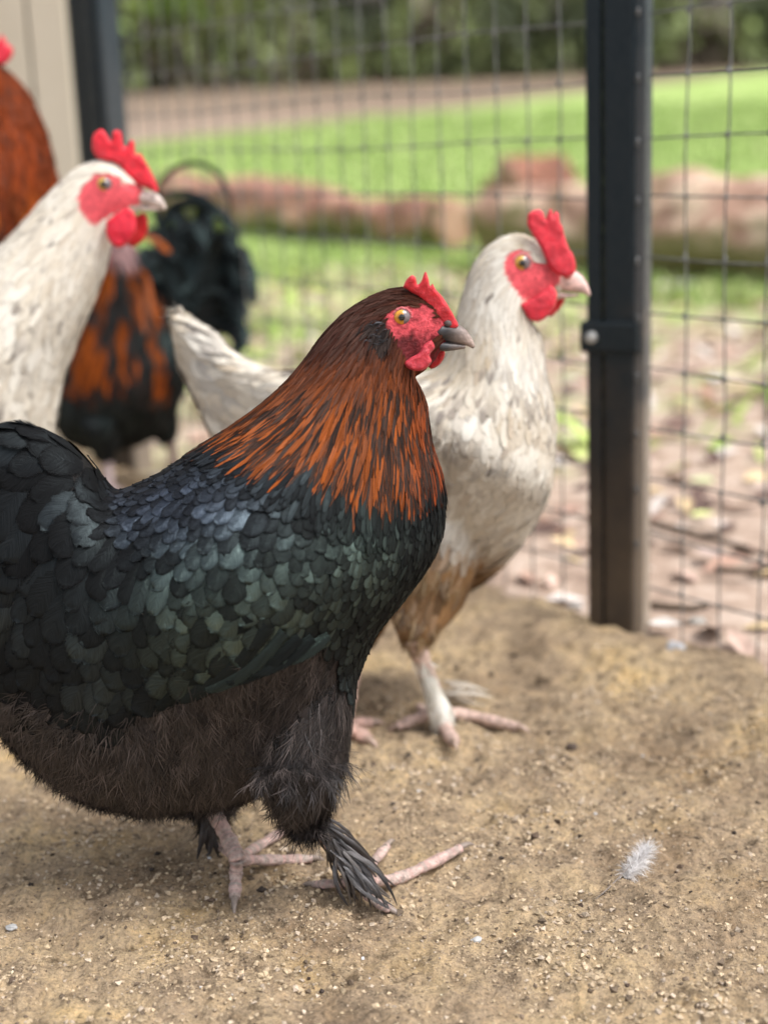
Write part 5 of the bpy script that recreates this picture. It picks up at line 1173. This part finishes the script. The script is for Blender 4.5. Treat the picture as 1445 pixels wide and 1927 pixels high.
stR = [(196, 452, 186, 470, 8), (212, 440, 192, 484, 22), (236, 442, 196, 508, 30), (262, 478, 178, 545, 40), (288, 515, 154, 602, 52), (318, 552, 128, 670, 66), (342, 588, 108, 740, 82), (362, 606, 112, 812, 92), (378, 604, 160, 842, 94), (388, 590, 236, 842, 86), (394, 560, 312, 800, 68), (396, 530, 348, 720, 48), (402, 490, 372, 640, 28)]
FR = Field([(220, 460, 60, 20, 6, 0), (250, 500, 85, 40, 9, 0), (210, 540, 95, 50, 10, 0), (180, 640, 95, 60, 11, 0), (240, 640, 88, 64, 11, 0), (300, 640, 84, 60, 12, 0), (150, 740, 95, 40, 22, 0), (250, 780, 85, 40, 24, 0), (340, 700, 60, 50, 22, 0), (380, 560, -60, 60, 26, 0), (120, 780, 100, 36, 22, 0)])
def colR(x, y):
    hk = np.clip((715 - y + 60 * (vnoise(x * .05, y * .01, 3) - .5)) / 40 + .5, 0, 1) * np.clip((312 - x) / 20, 0, 1) * np.clip((y - 485) / 15, 0, 1) * (1 - np.clip((x - 245) / 30, 0, 1) * np.clip((560 - y) / 40, 0, 1))
    face_ = .6 * np.clip((492 - y) / 12, 0, 1) * np.clip((260 - x) / 20, 0, 1)
    nzz = vnoise(x * .09, y * .02, 7)
    c = np.array((.010, .010, .011))[None] * np.ones((len(x), 1)); hk = (hk * np.clip((nzz - .40) * 4, .03, 1))[:, None]
    c = c * (1 - hk) + np.array((.22, .050, .007)) * hk
    f = face_[:, None]; return c * (1 - f) + np.array((.5, .3, .3)) * f
dark_bird(rr, stR, YR, [(P(190, 790, YR - .05), P(200, 868, YR - .05)), (P(300, 780, YR + .05), P(318, 830, YR + .05))], FR, 34000, 61, colR, extra=[[(310, 640, 395, 690, 20), (296, 560, 405, 640, 36), (292, 500, 415, 570, 40), (300, 455, 420, 505, 34), (325, 425, 410, 450, 20), (350, 412, 395, 420, 8)]])
def colT(c, s, q): pass
def tail_plumes(rows, Y, root, col, sheen, seed):
    rg = np.random.default_rng(seed)
    for pts, w_, yo in rows:
        sp = cat_spline(pts, 16); cen = np.array([list(P(a, b_, Y + yo + .02 * math.sin(k * .3))) for k, (a, b_) in enumerate(sp)])
        tan = np.gradient(cen, axis=0); tan /= np.linalg.norm(tan, axis=1, keepdims=True); nn = np.tile(np.array((.25, -1.0, .2)), (16, 1)); sd_ = np.cross(tan, nn); sd_ /= np.linalg.norm(sd_, axis=1, keepdims=True); up = np.cross(sd_, tan)
        t = np.linspace(0, 1, 16); wt = (.55 + .45 * np.sin(t * 2.4)) * np.sqrt(np.clip(1.001 - t ** 5, 0, 1)) * w_ * .5 * Y / FPX
        V = cen[:, None] + sd_[:, None] * (wt[:, None] * US)[..., None] - up[:, None] * (wt[:, None] * .3 * np.abs(US))[..., None]
        c = np.ones((16, 5, 4)); c[..., :3] = np.array(col if not isinstance(col, list) else col[0]); c[..., 3] = rg.random() * 40; s = np.ones((16, 5, 4)); s[..., :3] = np.array(sheen) * rg.uniform(.4, 1.6)
        uv = np.stack(np.meshgrid(US, t), -1).reshape(-1, 2)
        mesh_np('tail_feather', V.reshape(-1, 3), grid_faces(16, 5, False), M_BLACKF, root, cols={'Col': c.reshape(-1, 4), 'Sheen': s.reshape(-1, 4)}, uv=uv)
tp = [([(370, 560), (310, 440), (296, 360), (330, 316), (378, 308), (418, 335), (434, 385), (430, 420)], 11, -.02), ([(372, 560), (300, 430), (300, 378), (345, 362), (392, 378), (420, 410), (436, 440)], 14, -.03),
      ([(365, 570), (320, 450), (318, 398), (360, 380), (410, 395), (440, 430), (446, 470)], 22, -.01)]
rgt = random.Random(12)
for i in range(44):
    a = rgt.uniform(-2.55, -.15); l = rgt.uniform(110, 170); cx0, cy0 = 360 + rgt.uniform(-14, 14), 560 + rgt.uniform(-25, 40)
    ex, ey = cx0 + math.cos(a) * l * .62, cy0 + math.sin(a) * l * .95
    mx_, my_ = (cx0 + ex) / 2 + math.sin(a) * -14, (cy0 + ey) / 2 - 10
    tp.append(([(cx0, cy0), (mx_, my_), (ex, ey), (ex + rgt.uniform(4, 26), ey + rgt.uniform(16, 46))], rgt.uniform(26, 40), rgt.uniform(-.06, .05)))
for i in range(16): tp.append(([(370 + rgt.uniform(-20, 20), 480 + 8 * i), (410, 470 + 8 * i + rgt.uniform(-20, 20)), (440 + rgt.uniform(-10, 18), 490 + 9 * i), (448 + rgt.uniform(-18, 24), 515 + 9 * i + rgt.uniform(0, 30))], rgt.uniform(12, 26), rgt.uniform(-.06, .05)))
for i in range(8): tp.append(([(350 + 5 * i, 560 + 8 * i), (400 + 5 * i, 580 + 6 * i), (430 + rgt.uniform(-8, 22), 560 + 12 * i), (440 + rgt.uniform(-10, 22), 590 + 12 * i)], 30, rgt.uniform(-.04, .04)))
tail_plumes(tp, YR, rr, (.009, .010, .011), (.008, .013, .013), 3)
tail_plumes([([(268, 445), (290, 450), (312, 468), (318, 476)], 14, -.10), ([(262, 510), (275, 520), (284, 560), (288, 600)], 12, -.10), ([(250, 540), (262, 550), (268, 590), (274, 630)], 10, -.10)], YR, rr, (.26, .065, .012), (.02, .014, .014), 5)
for (kx, ky, dyy, fx, fy) in ((200, 868, -.05, 205, 925), (318, 830, .05, 332, 893)):
    foot(rr, P(kx, ky - 10, YR + dyy), TP(fx, fy, .014), [([TP(fx - 24, fy + 3), TP(fx - 48, fy + 6, .004)], 1), ([TP(fx - 8, fy + 8), TP(fx - 14, fy + 18, .004)], 1), ([TP(fx + 16, fy + 6), TP(fx + 34, fy + 10, .004)], 1), ([TP(fx + 12, fy - 3), TP(fx + 22, fy - 5, .004)], .7)], .0075, (.5, .4, .4), (.38, .3, .3))
plate('comb', [(176, 440), (180, 424), (192, 430), (198, 416), (208, 426), (220, 416), (226, 430), (238, 424), (240, 442), (215, 452), (190, 455)], YR - .01, .004, M_COMB, rr, lambda a, b_: np.array((.6, .03, .05)))
plate('wattle', [(190, 470), (202, 474), (204, 492), (196, 504), (188, 494)], YR - .03, .004, M_COMB, rr, lambda a, b_: np.array((.6, .1, .12)))

YQ = 1.78
rq = thing('rooster', G(-20, 1062), 'dark rust red rooster mostly cut off by the left edge, before the beige wall', 'rooster', 'chickens in the pen')
stQ = [(-75, 136, -78, 164, 8), (-58, 112, -62, 186, 26), (-30, 104, -42, 204, 40), (0, 124, -32, 226, 46), (28, 146, -35, 258, 54), (54, 180, -50, 305, 68), (76, 230, -80, 365, 90), (96, 300, -108, 432, 112), (108, 365, -128, 520, 122), (110, 430, -120, 600, 116), (102, 500, -80, 650, 95), (100, 550, -20, 640, 60), (110, 590, 40, 640, 30)]
FQ = Field([(0, 130, 20, 22, 7, 0), (30, 170, 55, 34, 9, 0), (0, 230, 90, 44, 10, 0), (60, 240, 68, 50, 11, 0), (20, 320, 85, 60, 12, 0), (85, 330, 75, 56, 13, 0), (0, 420, 88, 56, 16, 0), (90, 430, 82, 50, 20, 0), (40, 560, 80, 50, 24, 0)])
def colQ(x, y):
    nzz = vnoise(x * .06, y * .015, 17)[:, None]; c = np.array((.14, .026, .006)) * (.6 + .9 * nzz); o_ = np.clip((y - 300) / 100, 0, 1)[:, None] * np.clip(nzz * 2 - .8, 0, 1)
    d = np.clip((y - 470) / 60, 0, 1)[:, None]; c = c + np.array((.16, .06, .008)) * o_; return c * (1 - d) + np.array((.012, .011, .011)) * d
dark_bird(rq, stQ, YQ, [(P(-60, 590, YQ - .05), P(-50, 860, YQ - .05)), (P(0, 590, YQ + .05), P(10, 850, YQ + .05))], FQ, 18000, 71, colQ, thighr=.045)
plate('comb', [(-95, 130), (-98, 100), (-84, 108), (-76, 78), (-62, 96), (-50, 66), (-36, 88), (-20, 62), (-10, 84), (4, 66), (14, 82), (25, 92), (22, 108), (8, 122), (-12, 122), (-40, 118), (-70, 126)], YQ - .01, .005, M_COMB, rq, lambda a, b_: np.array((.68, .02, .05)))
plate('wattle', [(-78, 184), (-60, 190), (-54, 215), (-62, 240), (-76, 236), (-84, 210)], YQ - .03, .004, M_COMB, rq, lambda a, b_: np.array((.68, .02, .05)))
beak([(-66, 132, -64, 158, 14), (-84, 136, -82, 162, 11), (-98, 148, -96, 166, 7), (-106, 164, -104, 168, 3)], [(-66, 158, -66, 172, 10), (-82, 162, -82, 172, 7), (-96, 166, -96, 170, 3)], YQ, rq, bkL)
for (kx, ky, dyy, fx, fy) in ((-50, 840, -.05, -45, 1085), (10, 830, .05, 15, 1035)):
    foot(rq, P(kx, ky, YQ + dyy), TP(fx, fy, .014), [([TP(fx - 34, fy + 3), TP(fx - 68, fy + 8, .004)], 1), ([TP(fx - 12, fy + 14), TP(fx - 22, fy + 34, .004)], 1), ([TP(fx + 20, fy + 10), TP(fx + 40, fy + 18, .004)], 1)], .0075, (.5, .4, .3), (.38, .3, .24))

# ============================================================ small things on the floor
dn = thing('down_feather', G(1200, 1640), 'small fluffy white feather with dark quill lying on the dirt', 'feather')
rg = np.random.default_rng(77); N = 1100
c0 = np.array(G(1178, 1660)) + np.array((0, 0, .004)); c1 = np.array(G(1216, 1628)) + np.array((0, 0, .013)); t = rg.random(N); ax = c1 - c0
p = c0 + ax * t[:, None]; dr = ax / np.linalg.norm(ax); rn = rg.normal(size=(N, 3)); rn[:, 2] = np.abs(rn[:, 2]) * .8; rn /= np.linalg.norm(rn, axis=1, keepdims=True)
d = dr * .45 + rn * 1.0 + rg.normal(0, .35, (N, 3)); d /= np.linalg.norm(d, axis=1, keepdims=True)
emit_strands(dn, 'down', None, p, rn, d, rg.uniform(.006, .0145, N), rg.uniform(.00012, .00028, N), np.full(N, .6), np.array([(.84, .82, .82)]) * rg.uniform(.7, 1.1, (N, 1)), np.zeros((N, 3)), rg, .3)
N = 120; q0 = np.array(G(1120, 1700)) + np.array((0, 0, .003)); q1 = c0; t = rg.random(N); p = q0 + (q1 - q0) * t[:, None]; dr = (q0 - q1) / np.linalg.norm(q0 - q1); rn = rg.normal(size=(N, 3)); rn[:, 2] = np.abs(rn[:, 2]) * .3; rn /= np.linalg.norm(rn, axis=1, keepdims=True)
d = dr + rn * .6; d /= np.linalg.norm(d, axis=1, keepdims=True)
emit_strands(dn, 'dark_barbs', None, p, rn, d, rg.uniform(.004, .011, N), rg.uniform(.00015, .0003, N), np.full(N, .1), np.full((N, 3), .03), np.zeros((N, 3)), rg, .3)
V, T = join([tube([tuple(q0), tuple((q0 + q1) / 2 + np.array((0, 0, .002))), tuple(c1)], [.0002, .0005, .0003], 12, 6)]); C = np.ones((len(V), 4)); C[:, :3] = (.2, .17, .15); mesh_np('quill', V, T, M_BEAK, dn, cols={'Col': C})
def pebble(px, py, r, col, label, nm='pebble', sq=.7, cat='pebble'):
    bm = bmesh.new(); bmesh.ops.create_icosphere(bm, subdivisions=3, radius=r)
    q = G(px, py); q.z = fz(q.x, q.y) if fence_side(q.x, q.y) < 0 else float(terrain_z(q.x, q.y))
    for v in bm.verts: k = 1 + .5 * noise.noise(v.co / r * 1.3 + Vector((px, py, 0))); v.co = Vector((v.co.x * k * 1.2, v.co.y * k, v.co.z * k * sq))
    me = bpy.data.meshes.new(nm); bm.to_mesh(me); bm.free()
    for p_ in me.polygons: p_.use_smooth = True
    me.materials.append(simple_mat(nm + '_surface', tuple(c * .7 for c in col), .8, .3, 300, col, .0006, 500))
    o = bpy.data.objects.new(nm, me); COL.objects.link(o); o.location = (q.x, q.y, q.z + r * sq * .5); return props(o, label, cat)
pebble(1268, 1252, .0075, (.48, .48, .50), 'pale grey dropping at the foot of the wire right of the post', 'dropping', .9, 'dropping')
pebble(895, 1757, .003, (.5, .5, .5), 'tiny whitish chip on the dirt below the black hen\'s feathered foot', 'chip', .6, 'chip')
pebble(24, 1757, .0032, (.45, .45, .45), 'tiny whitish chip near the left edge of the dirt', 'chip', .6, 'chip')
pebble(1075, 1402, .004, (.10, .075, .06), 'small dark clod of earth right of the cream hen\'s toes', 'clod', .8, 'clod')
pebble(1310, 1150, .008, (.46, .44, .41), 'pale stone lying just outside the wire right of the post', 'stone', .6, 'stone')
pebble(1085, 1120, .007, (.46, .44, .42), 'pale stone at the left foot of the black post', 'stone', .6, 'stone')
# leaves and twigs lying out beyond the wire
def big_leaf(px, py, s, col, a, label):
    q = G(px, py, .0); n1_, n2_ = 9, 5; V = []
    for i in range(n1_):
        t = i / (n1_ - 1); wv = math.sin(math.pi * min(1, t * 1.02)) ** .8 * .38 * s
        for j in range(n2_):
            u = (j / (n2_ - 1)) * 2 - 1; lx = (t - .5) * s; ly = u * wv; lz = .012 + abs(u) * wv * .35 + .25 * s * (t - .5) ** 2
            V.append((q.x + lx * math.cos(a) - ly * math.sin(a), q.y + lx * math.sin(a) + ly * math.cos(a), float(terrain_z(q.x, q.y)) + lz))
    C = np.ones((len(V), 4)); C[:, :3] = col
    o = mesh_np('leaf', V, grid_faces(n1_, n2_, False), M_LEAF, origin=(q.x, q.y, 0), cols={'Col': C}); props(o, label, 'leaf')
big_leaf(1322, 972, .036, (.55, .58, .25), .3, 'yellow green leaf lying beyond the wire, beside a pale one')
big_leaf(1355, 990, .034, (.55, .47, .42), 1.2, 'pale pink leaf lying beside the yellow green leaf')
big_leaf(1335, 1045, .042, (.50, .39, .35), 2.2, 'large pinkish curled leaf by the dark twig outside the wire')
big_leaf(1320, 905, .04, (.55, .62, .35), 2.6, 'light green leaf lying beyond the wire near the post')
big_leaf(1290, 540, .10, (.5, .5, .5), .2, 'whitish leaf in the shade under the cream log')
big_leaf(1350, 715, .05, (.55, .52, .54), .8, 'pale grey leaf among the weeds right of the post')
big_leaf(1250, 1168, .034, (.58, .55, .52), -.2, 'long whitish leaf flat at the right foot of the post')
M_TWIG = simple_mat('twig_bark', (.06, .045, .035), .9, .2, 40, (.16, .12, .09), .002, 90)
for pts, r, l in (([(1225, 985), (1290, 1002), (1370, 1022), (1460, 1050)], .0055, 'dark twig crossing behind the two right wires'), ([(1225, 1140), (1290, 1145), (1330, 1140)], .005, 'short dark twig beside the pale stone'), ([(1345, 1070), (1400, 1074), (1445, 1066)], .004, 'thin dark twig below the large pink leaf')):
    pp = [G(a, b_, .004) for a, b_ in pts]; V, T = join([tube(pp, [r, r * .9, r * .7, r * .4][:len(pp)], 24, 8)]); V = V + RNG.normal(0, r * .12, V.shape)
    o = mesh_np('twig', V, T, M_TWIG, origin=pp[0]); props(o, l, 'twig')
